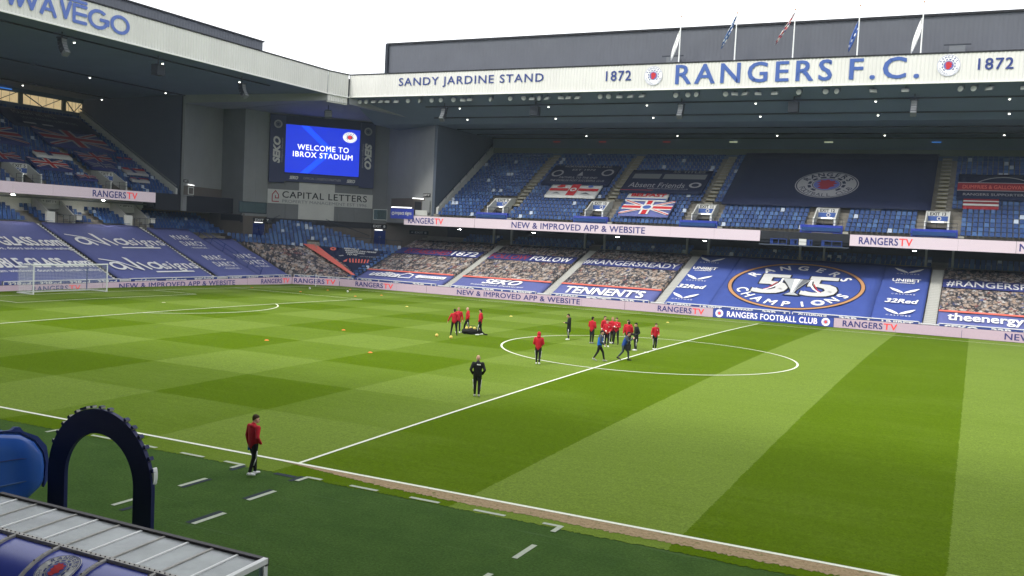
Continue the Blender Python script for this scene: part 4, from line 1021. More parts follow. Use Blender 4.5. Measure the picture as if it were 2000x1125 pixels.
# ---- far stand upper tier banners
def ubanner(label, a0, a1, b0, b1, m, fn=fFU, h=.42): 
    o = thing('flag_banner', label, 'banner', fn((a0+a1)/2, b0, 0)); cloth('cloth', fn, a0, a1, b0, b1, m, o, h=h, na=12, nb=8, amp=.03); return o
UH = .50
t = ubanner('dark blue banner with two ring crests and white writing above the red cross flag', -32.6, -23.4, 54.0, 58.4, M['deepnavy'])
d = Decal(); d.ring(-31.3, 56.3, .55, .8, M['dullwhite'], 1, 1, 24); d.ring(-24.5, 56.6, .55, .8, M['dullwhite'], 1, 1, 24)
for k, (w, a0, a1, q) in enumerate((('NORTHERN LOYAL R.S.C.', -31, -24.4, 57.8), ('EST 1972', -29.6, -26.4, 57.0), ('FAITHFUL TO THE END', -30.6, -25.4, 55.1), ('THE WORLDS MOST SUCCESSFUL CLUB', -31.6, -24.2, 54.4))): d.text(w, a0, a1, q, q+.42, M['dullwhite'], 1, .01)
d.poly([(-28.4, 55.8), (-28, 56.8), (-27.6, 55.8)], M['dullwhite'], 1); d.build('lettering', fFU, t, UH)
t = ubanner('white flag with red cross and crests hung over upper-tier seats', -30.75, -24.0, 51.15, 53.75, M['offwhite'])
d = Decal(); d.rect(-27.95, -26.8, 51.2, 53.7, M['red'], 1); d.rect(-30.6, -28.1, 52.2, 52.75, M['red'], 1); d.rect(-26.7, -24.1, 52.25, 52.8, M['red'], 1); d.disc(-27.4, 52.5, .42, M['offwhite'], 2); d.disc(-27.4, 52.5, .22, M['red'], 3)
d.poly([(-29.9, 53.0), (-29.5, 53.6), (-28.9, 53.55), (-28.8, 53.1), (-29.3, 52.95)], M['red'], 1); d.disc(-25.4, 53.3, .34, M['purpleletter'], 1, .8); d.poly([(-30, 51.5), (-29.4, 51.9), (-28.8, 51.5), (-29.4, 51.65)], M['silverd'], 1); d.poly([(-26.2, 51.5), (-25.5, 51.95), (-24.8, 51.5), (-25.5, 51.65)], M['silverd'], 1); d.build('emblem', fFU, t, UH)
t = ubanner('dark Absent Friends banner on the upper tier of the far stand', -21.4, -11.2, 52.7, 57.6, M['deepnavy'])
d = Decal(); d.text('Absent Friends', -20.6, -13.6, 53.4, 54.5, M['dullwhite'], 1, .0); d.rect(-20.8, -17.3, 55.4, 56.5, M['silverd'], 1); d.rect(-16.9, -11.6, 55.4, 56.5, M['silverd'], 1); d.text('RANGERS SUPPORTERS CLUB', -18, -13, 53.05, 53.25, M['dullwhite'], 1, 0); d.rect(-21.3, -17.2, 52.72, 52.85, M['redcloth'], 1); d.ring(-12.4, 54.1, .45, .75, M['dullwhite'], 1, .8, 20); d.text('55 TITLES', -16, -12, 56.8, 57.3, M['silverd'], 1, .02); d.build('lettering', fFU, t, UH)
t = ubanner('small red white and blue BELFAST flag above the union flag', -19.9, -14.9, 50.75, 52.1, M['offwhite'])
d = Decal(); d.rect(-19.9, -14.9, 50.75, 51.0, M['blueletter'], 1); d.text('BELFAST', -19.4, -15.2, 51.4, 52.0, M['red'], 1, .04); d.build('lettering', fFU, t, UH)
t = ubanner('union flag with round crest on upper seats above the website board', -19.6, -13.6, 47.7, 50.5, M['navycl'])
d = Decal(); d.union(-19.6, -13.6, 47.7, 50.5, 1, None); d.disc(-16.6, 49.1, .75, M['offwhite'], 7, .75); d.disc(-16.6, 49.1, .5, M['blueletter'], 8, .75); d.build('emblem', fFU, t, UH)
t = ubanner('vast dark navy seat cover bearing the round club crest', -8.3, 13.6, 50.8, 61.9, M['deepnavy'])
d = Decal(); d.crest(2.5, 54.85, 3.45, 1, .80, 'dullwhite', 'deepnavy', 'redcloth'); d.build('crest', fFU, t, UH)
t = ubanner('blue and red DUMFRIES & GALLOWAY banner beside the crest cover', 15.9, 25.5, 53.0, 57.6, M['deepnavy'])
d = Decal(); d.rect(15.9, 25.5, 54.2, 55.8, M['redcloth'], 1); d.rect(15.9, 25.5, 55.7, 55.85, M['dullwhite'], 2); d.rect(15.9, 25.5, 54.15, 54.3, M['dullwhite'], 2); d.text('DUMFRIES & GALLOWAY TRUE BLUES', 16.4, 25.2, 54.6, 55.3, M['coral'], 2, .02); d.ring(20.3, 53.8, 3.2, 3.35, M['dullwhite'], 1, .95, 30, 40, 140); d.text('RANGERS SUPPORTERS CLUB', 16.5, 24, 53.25, 53.7, M['dullwhite'], 2, .01); d.build('lettering', fFU, t, UH)
t = ubanner('small red and white flag over seats at the far right', 16.6, 19.9, 51.3, 52.8, M['redcloth'])
d = Decal(); d.rect(16.6, 19.9, 51.35, 51.7, M['offwhite'], 1); d.rect(16.6, 19.9, 52.1, 52.3, M['offwhite'], 1); d.build('bars', fFU, t, UH)
# ---- left stand upper flags (a=y, b=t)
for (lab, a0, a1, b0, b1) in (('large union flag high on the left stand near the aisle', 14.9, 23.6, 8.0, 11.6), ('union flag cut by the left picture edge on the upper tier', 3.6, 11.8, 7.4, 10.6),
        ('bright union flag beside EXIT 5 on the upper tier', 9.3, 13.6, 2.8, 4.6), ('union flag left of EXIT 5 at the picture edge', 4.2, 8.4, 3.6, 5.2), ('union flag right of the upper aisle above EXIT 6', 16.9, 21.4, 5.2, 7.0),
        ('small union flag low by the aisle near EXIT 6', 13.2, 15.6, 1.3, 2.1), ('pale union flag above EXIT 6 on the upper tier', 17.0, 20.4, 3.9, 5.0)):
    t = ubanner(lab, a0, a1, b0, b1, M['navyst'], fLU)
    d = Decal(); d.union(a0, a1, b0, b1, 1, None, rm='red' if 'bright' in lab else ('redcloth' if 'pale' not in lab else 'navyst'), wm='offwhite' if 'bright' in lab else 'dullwhite'); d.build('cross', fLU, t, UH)
for (lab, a0, a1, b0, b1, c0) in (('narrow red and white banner above EXIT 5 flag', 11.2, 15.6, 5.4, 6.2, 'offwhite'), ('white and red flag beside the parapet of the left stand', 21.4, 24.6, 3.5, 4.5, 'dullwhite'), ('thin red banner low beside the parapet', 20.8, 23.4, 2.0, 2.4, 'dullwhite'), ('striped flag by the parapet high on the left stand', 22.6, 24.8, 6.1, 6.8, 'navyst')):
    t = ubanner(lab, a0, a1, b0, b1, M[c0], fLU); d = Decal(); d.rect(a0, a1, b0+(b1-b0)*.55, b1, M['redcloth'], 1); d.rect(a0+.3*(a1-a0), a0+.45*(a1-a0), b0, b1, M['navyst'], 2); d.build('bars', fLU, t, UH)
t = ubanner('dark banner with faded white writing high on the left stand', 13.2, 24.6, 11.9, 15.6, M['deepnavy'], fLU)
d = Decal(); d.text('FOLLOW WE WILL', 14.8, 20.4, 14.3, 15.0, M['silverd'], 1, .01); d.text('LOYAL RANGERS SUPPORTERS', 15.2, 22.6, 13.3, 13.8, M['silverd'], 1, 0); d.rect(14.6, 16.2, 12.2, 12.5, M['dullwhite'], 1); d.rect(17, 18.4, 12.2, 12.5, M['dullwhite'], 1); d.build('lettering', fLU, t, UH)

# ---- LED boards
def led(name, label, cat, fn, a0, a1, z0, z1, m, texts, group=None, dep=.16):
    t = thing(name, label, cat, fn((a0+a1)/2, z0, 0), group)
    b = MB(); b.box((a0, z0, -dep), (a1, z1, 0), M['darkband'], fn); b.build('housing', t)
    nn = max(1, round((a1-a0)/4.8)); 
    for k in range(nn):
        b = MB(); p, q = a0+(a1-a0)*k/nn, a0+(a1-a0)*(k+1)/nn; b.box((p+.006, z0+.02, .002), (q-.006, z1-.02, .012), M[m], fn); b.build('panel', t)
    if texts:
        d = Decal()
        for (s, p, q, mm, bo) in texts: d.text(s, p, q, z0+(z1-z0)*.20, z0+(z1-z0)*.80, M[mm], 1, bo, 0, 1.06)
        d.build('lettering', fn, t, .02)
    return t
def rtv(p, q): return [('RANGERS', p, p+(q-p)*.735, 'lednavy', .02), ('TV', p+(q-p)*.76, q, 'ledred', .02)]
PB = 'pitch-side LED boards'
led('led_board', 'pink LED board reading RANGERSTV at the far-left corner of the far touchline', 'advert board', vFD, -51.4, -39.0, 0.02, .95, 'ledpink', rtv(-49.03, -43.64), PB)
led('led_board', 'long pink LED board reading NEW & IMPROVED APP & WEBSITE along far touchline', 'advert board', vFD, -38.98, -14.6, 0.02, .95, 'ledpink', [('NEW & IMPROVED APP & WEBSITE', -34.88, -19.68, 'lednavy', .016)], PB)
led('led_board', 'pink LED board reading RANGERSTV left of the blue club board', 'advert board', vFD, -14.58, -5.2, 0.02, .95, 'ledpink', rtv(-10.97, -6.13), PB)
t = led('led_board', 'blue LED board reading RANGERS FOOTBALL CLUB by the halfway line', 'advert board', vFD, -5.18, 6.44, 0.02, .95, 'ledblue', [('RANGERS FOOTBALL CLUB', -3.77, 4.93, 'ledwhite', .015)], PB)
d = Decal(); d.crest(-4.55, .48, .40, 1, 1, 'ledwhite', 'ledblue', 'ledred', False); d.crest(5.72, .48, .40, 1, 1, 'ledwhite', 'ledblue', 'ledred', False); d.build('crest', vFD, t, .02)
led('led_board', 'pink LED board reading RANGERSTV right of the blue club board', 'advert board', vFD, 6.46, 17.5, 0.02, .95, 'ledpink', rtv(7.28, 12.07), PB)
led('led_board', 'pink LED board reading NEW at the right picture edge', 'advert board', vFD, 17.52, 42, 0.02, .95, 'ledpink', [('NEW & IMPROVED APP & WEBSITE', 20.96, 36.2, 'lednavy', .016)], PB)
led('led_board', 'pink LED board reading RANGERSTV behind the goal net', 'advert board', vLD, -20, 6.6, 0.02, .86, 'ledpink', rtv(-.89, 4.11), PB)
led('led_board', 'pink LED board reading NEW & IMPROVED APP & WEBSITE right of the goal', 'advert board', vLD, 6.62, 26.6, 0.02, .88, 'ledpink', [('NEW & IMPROVED APP & WEBSITE', 8.56, 24.55, 'lednavy', .016)], PB)
led('led_board', 'pink LED board reading RANGERSTV just before the corner flag behind goal', 'advert board', vLD, 26.62, 34.4, 0.02, .9, 'ledpink', rtv(28.9, 33.9), PB)
vCD = vPl((-56.44, 34.45), (-51.45, 37.26)); LC = math.hypot(4.99, 2.81)
led('led_board', 'short angled pink LED board reading RANGERSTV behind the corner flag', 'advert board', vCD, .03, LC-.03, 0.02, .93, 'ledpink', rtv(.25, LC-.5), PB)
UB = 'balcony LED boards'
led('led_board', 'balcony LED strip reading RANGERSTV left of the website strip', 'advert board', vFB, -48.4, -38.0, 7.95, 9.15, 'ledpinkd', rtv(-47.75, -42.55), UB)
led('led_board', 'balcony LED strip reading NEW & IMPROVED APP & WEBSITE on the far stand', 'advert board', vFB, -37.98, -2.87, 7.95, 9.15, 'ledpinkd', [('NEW & IMPROVED APP & WEBSITE', -32.85, -15.87, 'lednavy', .016)], UB)
led('led_board', 'balcony LED strip reading RANGERSTV right of the camera gantry', 'advert board', vFB, 6.33, 21.6, 7.9, 9.1, 'ledpinkd', rtv(7.24, 12.33), UB)
led('led_board', 'balcony LED strip starting at the right picture edge', 'advert board', vFB, 21.62, 42, 7.9, 9.1, 'ledpinkd', [('NEW & IMPROVED APP & WEBSITE', 21.9, 38, 'lednavy', .016)], UB)
led('led_board', 'balcony LED strip reading RANGERSTV on the stand behind the goal', 'advert board', vLB, -30, 26.28, 9.08, 10.3, 'ledpinkd', rtv(17.27, 23.5), UB)
# ---- painted boards on the seating wall, mostly hidden by the LED boards
def wallboard(label, fn, a0, a1, words, top=1.13, group='painted boards on the front wall'):
    t = thing('advertising_board', label, 'advert board', fn(a0, 0, 0), group)
    b = MB(); b.box((a0, 0, -.12), (a1, top-.07, 0), M['royal'], fn); b.build('panel', t)
    b = MB(); b.box((a0, top-.07, -.16), (a1, top, .03), M['white'], fn); b.box((a0, .2, -.14), (a0+.08, top, .03), M['white'], fn); b.box((a1-.08, .2, -.14), (a1, top, .03), M['white'], fn); b.build('rail', t)
    d = Decal(); n = len(words); w = (a1-a0)/n
    for k, s in enumerate(words): d.text(s, a0+w*k+w*.15, a0+w*k+w*.85, .55, top-.12, M['white'], 1, .04)
    d.build('lettering', fn, t, .01)
vFW = lambda a, z, h: (a, 38.7-h, z); vLW = lambda a, z, h: (-58.4+h, a, z)
for k, (a0, a1, ws) in enumerate(((-49.8, -38.6, ['32Red', 'utilita', '32Red']), (-36.6, -25.6, ['SEKO', '32Red', 'UNIBET']), (-23.8, -12.4, ['CASTORE', 'BT', '32Red']), (-10.6, 2.1, ['CASTORE', 'UNIBET', 'CASTORE', '32Red']), (2.3, 13.9, ['CHAMPIONS', '32Red', 'UNIBET']), (15.5, 27, ['SEKO', '32Red', 'BT']))):
    wallboard('blue painted board with white rail, %s along the far front wall' % ('first', 'second', 'third', 'fourth', 'fifth', 'sixth')[k], vFW, a0, a1, ws)
for k, (a0, a1, ws) in enumerate(((-9, -2.7, ['32Red']), (-2.3, 10.4, ['32Red']*4), (11.6, 23.9, ['trident', 'trident', 'MARC DARCY']), (25.4, 36.6, ['UNIBET', 'UNIBET', '32Red', '32Red']))):
    wallboard('blue painted board with white rail, %s behind the goal line' % ('far-left one', 'one behind the net', 'one under avia signs', 'one under MARC DARCY'), vLW, a0, a1, ws, 1.04) if False else wallboard('blue painted board with white rail behind the goal line, ' + ('cut by the left edge', 'seen through the net', 'below avia signs', 'below MARC DARCY')[k], vLW, a0, a1, ws, 1.04)
vCW = vPl((-58.4, 36.9), (-50.0, 38.7)); wallboard('pale 32Red board on the wall behind the corner flag', vCW, .2, 8.2, ['32Red', '32Red'], 1.05)
for (a, fn, nm) in ((-37.6, vFW, 0), (-24.7, vFW, 1), (-11.5, vFW, 2), (14.7, vFW, 3), (11.0, vLW, 4), (24.6, vLW, 5)):
    w = .75; t = thing('gate', 'low white gate at the foot of the %s' % ('aisle by the utilita strip', 'aisle by the SEKO strip', 'aisle left of the 55 banner', 'aisle right of the 55 banner', 'aisle left of avia signs', 'aisle right of avia signs')[nm], 'gate', fn(a, 0, 0))
    b = MB(); b.box((a-w, .1, -.1), (a+w, .92, -.02), M['offwhite'], fn); b.build('panel', t); b = MB(); b.box((a-w, .92, -.12), (a+w, 1.0, 0), M['white'], fn); b.build('rail', t)

# ---- lettering on the roof fascias (painted print)
def facia_text(name, label, fn, items, par): 
    d = Decal()
    for (s, a0, a1, z0, z1, m, bo) in items: d.text(s, a0, a1, z0, z1, M[m], 1, bo, 0, 1.28 if s in ('RANGERS', 'F.C.') else 1.15)
    return d.build(name, fn, par, .045)
def sign(label, fn, items, crest=None, loc=(0, 41, 25)):
    t = thing('lettering_sign', label, 'sign', loc)
    if items: facia_text('lettering', '', fn, items, t)
    if crest:
        d = Decal(); d.crest(*crest, 1, 1); d.build('crest', fn, t, .045)
    return t
sign('blue SANDY JARDINE STAND lettering on the cream roof edge', vFF, [('SANDY JARDINE STAND', -46.6, -27.15, 24.55, 25.78, 'navyletter', .01)], loc=(-37, 41, 25))
sign('small blue 1872 left of the big club name', vFF, [('1872', -19.6, -16.72, 24.68, 25.75, 'navyletter', .016)], loc=(-18, 41, 25))
sign('round crest left of the big club name', vFF, None, (-14.18, 25.1, 1.03), loc=(-14, 41, 25))
sign('huge blue RANGERS F.C. lettering on the cream roof edge', vFF, [('RANGERS', -11.7, 4.15, 24.13, 26.15, 'blueletter', .016), ('F.C.', 5.85, 12.1, 24.13, 26.15, 'blueletter', .016)], loc=(0, 41, 25))
sign('round crest right of the big club name', vFF, None, (14.65, 25.2, 1.02), loc=(14.6, 41, 25))
sign('blue 1872 at the right end of the roof edge', vFF, [('1872', 17.15, 20.05, 24.72, 25.76, 'navyletter', .016)], loc=(18.6, 41, 25))
t = sign('blue WAVEGO lettering on the roof edge of the left stand', vLF, None, None, (-54.7, 3, 25))
d = Decal(); m = M['purpleletter']; W_ = .36
d.stroke([(7.45-.0, 0)], .1, m)  # no-op
zA, zB = 24.25, 25.75
d.ring(6.35, 25.02, .74, 1.12, m, 1, .78, 32)                                   # O
d.ring(3.95, 25.0, .76, 1.14, m, 1, .78, 28, 45, 345); d.stroke([(5.0, 24.62), (5.0, 25.0), (4.2, 25.0)], .3, m, 1)  # G
for z in (24.3, 25.0, 25.72): d.stroke([(1.35, z), (2.6, z)], .3, m, 1)
d.stroke([(1.35, 24.3), (1.35, 25.72)], .34, m, 1)                               # E
d.stroke([(.05, 25.75), (.5, 24.42), (.95, 25.75)], .34, m, 1)
d.stroke([(-1.9, 24.25), (-1.25, 25.75), (-.55, 24.25)], .34, m, 1); d.stroke([(-1.6, 24.7), (-.8, 24.7)], .26, m, 1)
d.stroke([(-4.3, 25.75), (-3.9, 24.4), (-3.35, 25.6), (-2.8, 24.4), (-2.3, 25.75)], .34, m, 1)
d.stroke([(-5.2, 25.75), (-4.7, 24.4), (-4.2, 25.75)], .34, m, 1); d.stroke([(.6, 26.08), (2.6, 26.08)], .26, m, 1)
d.build('lettering', vLF, t, .05)

# ---- video screen and adverts on the corner block
fs = deep(vPl(C[3], C[4], .28))
def su(s): return s     # metres along the diagonal
SCR = thing('video_screen', 'bright blue video screen reading WELCOME TO IBROX STADIUM in the corner', 'screen', fs(6.5, 13, 0))
x0, x1, z0, z1 = 2.05, 11.88, 14.1, 20.38
b = MB(); b.box((0, 12.9, -.28), (14.0, 21.6, 0), M['deepnavy'], lambda a, z, h: fs(a, z, h)); b.build('frame', SCR)
for (a0, a1) in ((0.03, 2.0), (11.95, 13.95)):
    b = MB(); b.box((a0, 12.68, 0), (a1, 21.4, .18), M['sidepanel'], lambda a, z, h: fs(a, z, h)); sp = b.build('side_panel', SCR)
    d = Decal(); c_ = (a0+a1)/2; vs_, fs_, bb = glyph('SEKO', .05, .2); lo, hi = 15.2, 18.7; w = bb[1]-bb[0]; hh = bb[3]-bb[2]; flip = 1 if a0 < 5 else -1
    d.b.raw([(c_-flip*((v[1]-bb[2])/hh-.5)*.95-.1*flip, (lo+hi)/2+flip*((v[0]-bb[0])/w-.5)*(hi-lo), 1) for v in vs_], fs_, M['offwhite'])
    vs_, fs_, bb = glyph('Intelligence Delivered'); w = bb[1]-bb[0]; hh = bb[3]-bb[2]
    d.b.raw([(c_+flip*.62-flip*((v[1]-bb[2])/hh-.5)*.3, (lo+hi)/2+flip*((v[0]-bb[0])/w-.5)*(hi-lo)*.9, 1) for v in vs_], fs_, M['dullwhite'])
    d.ring(c_, 20.3, .34, .54, M['dullwhite'], 1, 1, 24); d.ring(c_, 20.3, .2, .24, M['dullwhite'], 1, 1, 24); d.build('lettering', lambda a, z, h: fs(a, z, h+.19), sp)
b = MB(); b.box((x0, z0, 0), (x1, z1, .06), M['scrblue'], lambda a, z, h: fs(a, z, h)); ds = b.build('display', SCR)
d = Decal(); d.poly([(4.0, 20.33), (5.0, 20.33), (8.5, 17.3), (5.1, 14.15), (4.1, 14.15), (7.5, 17.3)], M['scrblue2'], 1); d.build('chevron', lambda a, z, h: fs(a, z, h+.065), ds)
d = Decal(); d.text('WELCOME TO', 3.6, 10.4, 17.2, 17.9, M['scrwhite'], 3, .012, 0, 1.12); d.text('IBROX STADIUM', 3.05, 10.95, 16.25, 16.95, M['scrwhite'], 3, .012, 0, 1.12); d.build('lettering', lambda a, z, h: fs(a, z, h+.065), ds)
d = Decal(); d.crest(10.5, 19.3, .95, 3, .75, 'scrwhite', 'scrnavy', 'scrred'); d.build('crest', lambda a, z, h: fs(a, z, h+.065), ds)
b = MB(); b.box((2.0, 12.95, 0), (11.95, 13.95, .14), M['sidepanel'], lambda a, z, h: fs(a, z, h)); lp = b.build('lower_panel', SCR)
d = Decal(); d.text('OFFICIAL LOGISTICS PARTNER', 4.5, 9.5, 13.3, 13.6, M['dullwhite'], 1, .0); d.text('SEKO', 2.7, 3.8, 13.25, 13.65, M['offwhite'], 1, .05, .3); d.text('SEKO', 10.3, 11.4, 13.25, 13.65, M['offwhite'], 1, .05, .3); d.build('lettering', lambda a, z, h: fs(a, z, h+.15), lp)
t = thing('advertising_sign', 'pale CAPITAL LETTERS property sign under the video screen', 'sign', fs(6.5, 9.8, 0))
fb = deep(vPl(C[3], C[4], .07))
b = MB(); b.box((0, 9.95, -.06), (4.05, 11.8, 0), M['palepanel'], lambda a, z, h: fb(a, z, h)); b.box((8.8, 9.95, -.06), (14.0, 11.8, 0), M['palepanel'], lambda a, z, h: fb(a, z, h)); b.box((4.05, 9.95, -.02), (8.8, 11.8, .0), M['palepanel'], lambda a, z, h: fb(a, z, h)); b.build('panel', t)
d = Decal(); d.text('CAPITAL LETTERS', 1.9, 13.2, 10.75, 11.6, M['blackp'], 1, .012, 0, 1.1); d.text('PROPERTY MANAGEMENT EST 1996', 1.9, 13.2, 10.1, 10.5, M['silverd'], 1, -.004); d.build('lettering', fb, t, .01)
d = Decal(); d.stroke([(1.45, 10.2), (.6, 10.2), (.6, 11.1), (1.0, 11.6), (1.4, 11.1), (1.4, 10.65), (1.0, 10.65), (1.0, 10.95)], .12, M['redcloth'], 1); d.build('house_mark', fb, t, .01)
def small_sign(label, fn, a0, a1, z0, z1, txt, bgm='blackp', fgm='offwhite', L_=1):
    t = thing('exit_sign', label, 'sign', fn((a0+a1)/2, z0, 0)); b = MB(); b.box((a0, z0, 0), (a1, z1, .08), M[bgm], fn); b.build('panel', t)
    d = Decal(); d.text(txt, a0+(a1-a0)*.1, a1-(a1-a0)*.1, z0+(z1-z0)*.22, z1-(z1-z0)*.22, M[fgm], 1, .02); d.build('lettering', fn, t, .09); return t
f7 = vPl(D7a, D7b); f8 = vPl(D8a, D8b)
small_sign('black EXIT 7 sign over the left blue corner door', deep(vPl(C[2], C[3])), 1.7, 4.4, 7.35, 7.92, 'EXIT  7')
small_sign('black EXIT 8 sign over the right blue corner door', deep(vPl(C[4], C[5])), .2, 2.5, 7.3, 7.88, 'EXIT  8')
small_sign('small black EXIT 7 sign on the grey wing wall above the left balcony', vPl(C[0], C[1]), .05, 1.15, 11.85, 12.2, 'EXIT 7')
small_sign('small black EXIT 8 sign on the grey wing wall beside the far stand', vPl(C[5], C[6]), 10.8, 12.7, 11.7, 12.15, 'EXIT 8')
small_sign('dark EXIT 7 arrow sign on the brown wall under the left balcony', vPl((-75.5, 28.4), (-75.4, 39.85), .02), 1.5, 4.6, 7.55, 8.1, 'EXIT 7 >', 'darkband', 'dullwhite')
small_sign('dark EXIT 8 arrow sign on the brown wall under the far balcony', vPl((-56.6, 54.5), (-48.6, 56.2), .02), 3.6, 6.4, 6.75, 7.25, '< EXIT 8', 'darkband', 'dullwhite')
fi = lambda a, z, h: (a, 46.3-h, z)
t = thing('advertising_sign', 'royal blue impact signs board beside the far balcony', 'sign', (-49, 46.3, 8.9)); b = MB(); b.box((-50.4, 8.7, 0), (-46.9, 10.0, .06), M['dugblue'], fi); b.bar(fi(-50.3, 10.15, .05), fi(-47.2, 10.15, .05), .06, M['tube'], 6); b.build('panel', t)
d = Decal(); d.text('impact signs', -49.7, -47.2, 9.1, 9.65, M['offwhite'], 1, .02); d.ring(-50.0, 9.35, .12, .22, M['offwhite'], 1); d.build('lettering', fi, t, .07)

# ---- roof details: floodlights, downlights, speaker arrays, flags
fl = thing('floodlight', 'round floodlight hanging in the row under the far roof edge', 'floodlight', (0, 0, 0), 'floodlights under the far roof edge')
b = MB(); rg = []
for (yy, rr) in ((-.16, .26), (-.14, .29), (.1, .2), (.24, .09)): rg.append([(rr*math.cos(2*math.pi*k/12), yy, rr*math.sin(2*math.pi*k/12)) for k in range(12)])
b.rings(rg, M['spk2']); b.build('housing', fl)
b = MB(); b.poly([(.25*math.cos(2*math.pi*k/12), -.172, .25*math.sin(2*math.pi*k/12)) for k in range(12)], M['lens']); b.build('lens', fl)
b = MB(); b.bar((-.3, .05, 0), (-.3, .05, .42), .03, M['spk']); b.bar((.3, .05, 0), (.3, .05, .42), .03, M['spk']); b.bar((-.3, .05, .42), (.3, .05, .42), .03, M['spk']); b.build('bracket', fl)
fq = thing('floodlight', 'square floodlight hanging in the row under the far roof edge', 'floodlight', (0, 0, 0), 'floodlights under the far roof edge')
b = MB(); b.box((-.34, -.12, -.2), (.34, .12, .18), M['spk2'], lambda x, y, z: (x, y+z*.7, z)); b.build('housing', fq)
b = MB(); b.box((-.29, -.15, -.16), (.29, -.122, .14), M['lens'], lambda x, y, z: (x, y+z*.7, z)); b.build('lens', fq)
b = MB(); b.bar((0, .05, .1), (0, .05, .5), .05, M['spk']); b.build('bracket', fq)
x = -52.6; k = 0
random.seed(3)
while x < 34:
    if random.random() < .16: x += random.uniform(.7, 2.4); continue
    src = fl if (math.sin(x*.55)+random.uniform(-.6, .6)) > -.05 else fq
    o = dup(src, (x, 41.75, 23.05+random.uniform(-.03, .03)), random.uniform(-.5, .5)); k += 1
    x += random.choice((.95, 1.1, 1.3, 1.7))
for root in (fl, fq):
    for ch in list(root.children): bpy.data.objects.remove(ch)
    bpy.data.objects.remove(root)
dl = thing('downlight', 'small lit downlight set in the dark roof underside', 'lamp', (0, 0, 0), 'downlights in the roof undersides')
b = MB(); rg = [[(rr*math.cos(2*math.pi*k/10), rr*math.sin(2*math.pi*k/10), z) for k in range(10)] for (z, rr) in ((-.12, .09), (-.09, .14), (0, .14))]
b.rings(rg, M['cladtrim']); b.build('housing', dl)
b = MB(); b.ball((0, 0, -.12), (.10, .10, .07), M['lamp'], 8, 5); b.build('bulb', dl)
spots = [(x, 43.5, 22.42) for x in (-39.2, -27.4, -15.5, -3.6, 8.2, 20.0, 31.8)]+[(x, 45.7, 21.35) for x in (-39.3, -27.4, -15.4, -3.5, 8.3, 20.1, 32)]+[(x, 57.1, 20.65) for x in (-28, -15.9, -3.8, 8.05, 20.0, 32)]
spots += [(-57.5, y, 23.1) for y in (-9, 3.7, 14.2, 25.4)]+[(-70.5, y, 22.4) for y in (5, 16.2, 27.0)]+[(-84, y, 22.2) for y in (7, 18.0, 29.2)]
for k, sp_ in enumerate(spots): 
    if k == 0: dl.location = sp_
    else: dup(dl, sp_)
bl = thing('bulkhead_lamp', 'small lit lamp under the balcony over the lower tier', 'lamp', (0, 0, 0), 'lamps under the balconies')
b = MB(); b.box((-.3, -.12, -.02), (.3, .12, .1), M['spk2']); b.build('housing', bl); b = MB(); b.box((-.15, -.07, -.05), (.15, .07, -.022), M['ulamp']); b.build('diffuser', bl)
for k, sp_ in enumerate([(-41, 48, 7.72), (-30.6, 48, 7.72), (-19.7, 48, 7.72), (-9.3, 48, 7.72), (12.5, 48, 7.72), (23.5, 48, 7.72)]+[(-71.6, y, 8.98) for y in (-3.5, 8, 19.3)]):
    if k == 0: bl.location = sp_
    else:
        o = dup(bl, sp_, math.pi/2 if sp_[0] < -60 else 0)
        if sp_[0] < -60:
            for ch in o.children:
                if ch.name.startswith('diffuser'): ch.data = ch.data.copy(); ch.data.materials[0] = M['ulamp2']
for i, (x, m) in enumerate(((-34.5, 'tubered'), (-27.8, 'tubered'), (-18.9, 'tubered'), (-10.2, 'tubegreen'), (1.3, 'tubegreen'), (13.2, 'tubeblue'))):
    b = MB(); b.box((x-.5, 62.42, 20.32), (x+.5, 62.5, 20.4), M[m]); tag(b.build('strip_light'), ('red strip light above the first upper aisle', 'red strip light above the red cross flag banner', 'red strip light above the Absent Friends banner', 'pale yellow strip light over the left edge of the crest cover', 'pale yellow strip light over the round crest', 'blue strip light over the right end of the crest cover')[i], 'lamp', 'strip lights at the back of the far stand')
b = MB(); b.box((-88.6, 17.6, 21.95), (-88.4, 19.8, 22.08), M['tubeblue']); tag(b.build('strip_light'), 'blue strip light at the back of the left stand', 'lamp')
def speaker(loc, rz, label, n=5, wd=.55):
    t = thing('speaker_array', label, 'loudspeaker', loc, 'loudspeakers under the roofs', rz)
    b = MB(); b.bar((0, 0, 2.0), (0, 0, 0), .06, M['spk']); b.box((-.35, -.3, 0), (.35, .3, .12), M['spk']); o = b.build('bracket'); o.parent = t
    for k in range(n):
        a = -.05-k*.16; z = -k*.30; y = -(k*k)*.028
        b = MB(); b.box((-wd/2, -.28, -.28), (wd/2, .28, 0), M['spk'] if k < n-1 else M['spk2'], lambda X, Y, Z, a=a, z=z, y=y: (X, y+Y*math.cos(a)-Z*math.sin(a), z+Y*math.sin(a)+Z*math.cos(a))); o = b.build('cabinet'); o.parent = t
        b = MB(); b.box((-wd/2+.03, -.30, -.25), (wd/2-.03, -.285, -.03), M['spk2'], lambda X, Y, Z, a=a, z=z, y=y: (X, y+Y*math.cos(a)-Z*math.sin(a), z+Y*math.sin(a)+Z*math.cos(a))); q = b.build('grille'); q.parent = o
def sub(loc, rz, label):
    t = thing('subwoofer', label, 'loudspeaker', loc, 'loudspeakers under the roofs', rz)
    b = MB(); b.bar((0, 0, 1.6), (0, 0, 0), .06, M['spk']); b.bar((0, -.1, .5), (.7, -.1, .6), .05, M['spk']); o = b.build('bracket'); o.parent = t
    b = MB(); b.box((-.5, -.4, -1.05), (.5, .4, 0), M['spk']); o = b.build('cabinet'); o.parent = t
    b = MB(); b.box((-.46, -.42, -1.0), (.46, -.405, -.05), M['soffit2']); o = b.build('grille'); o.parent = t
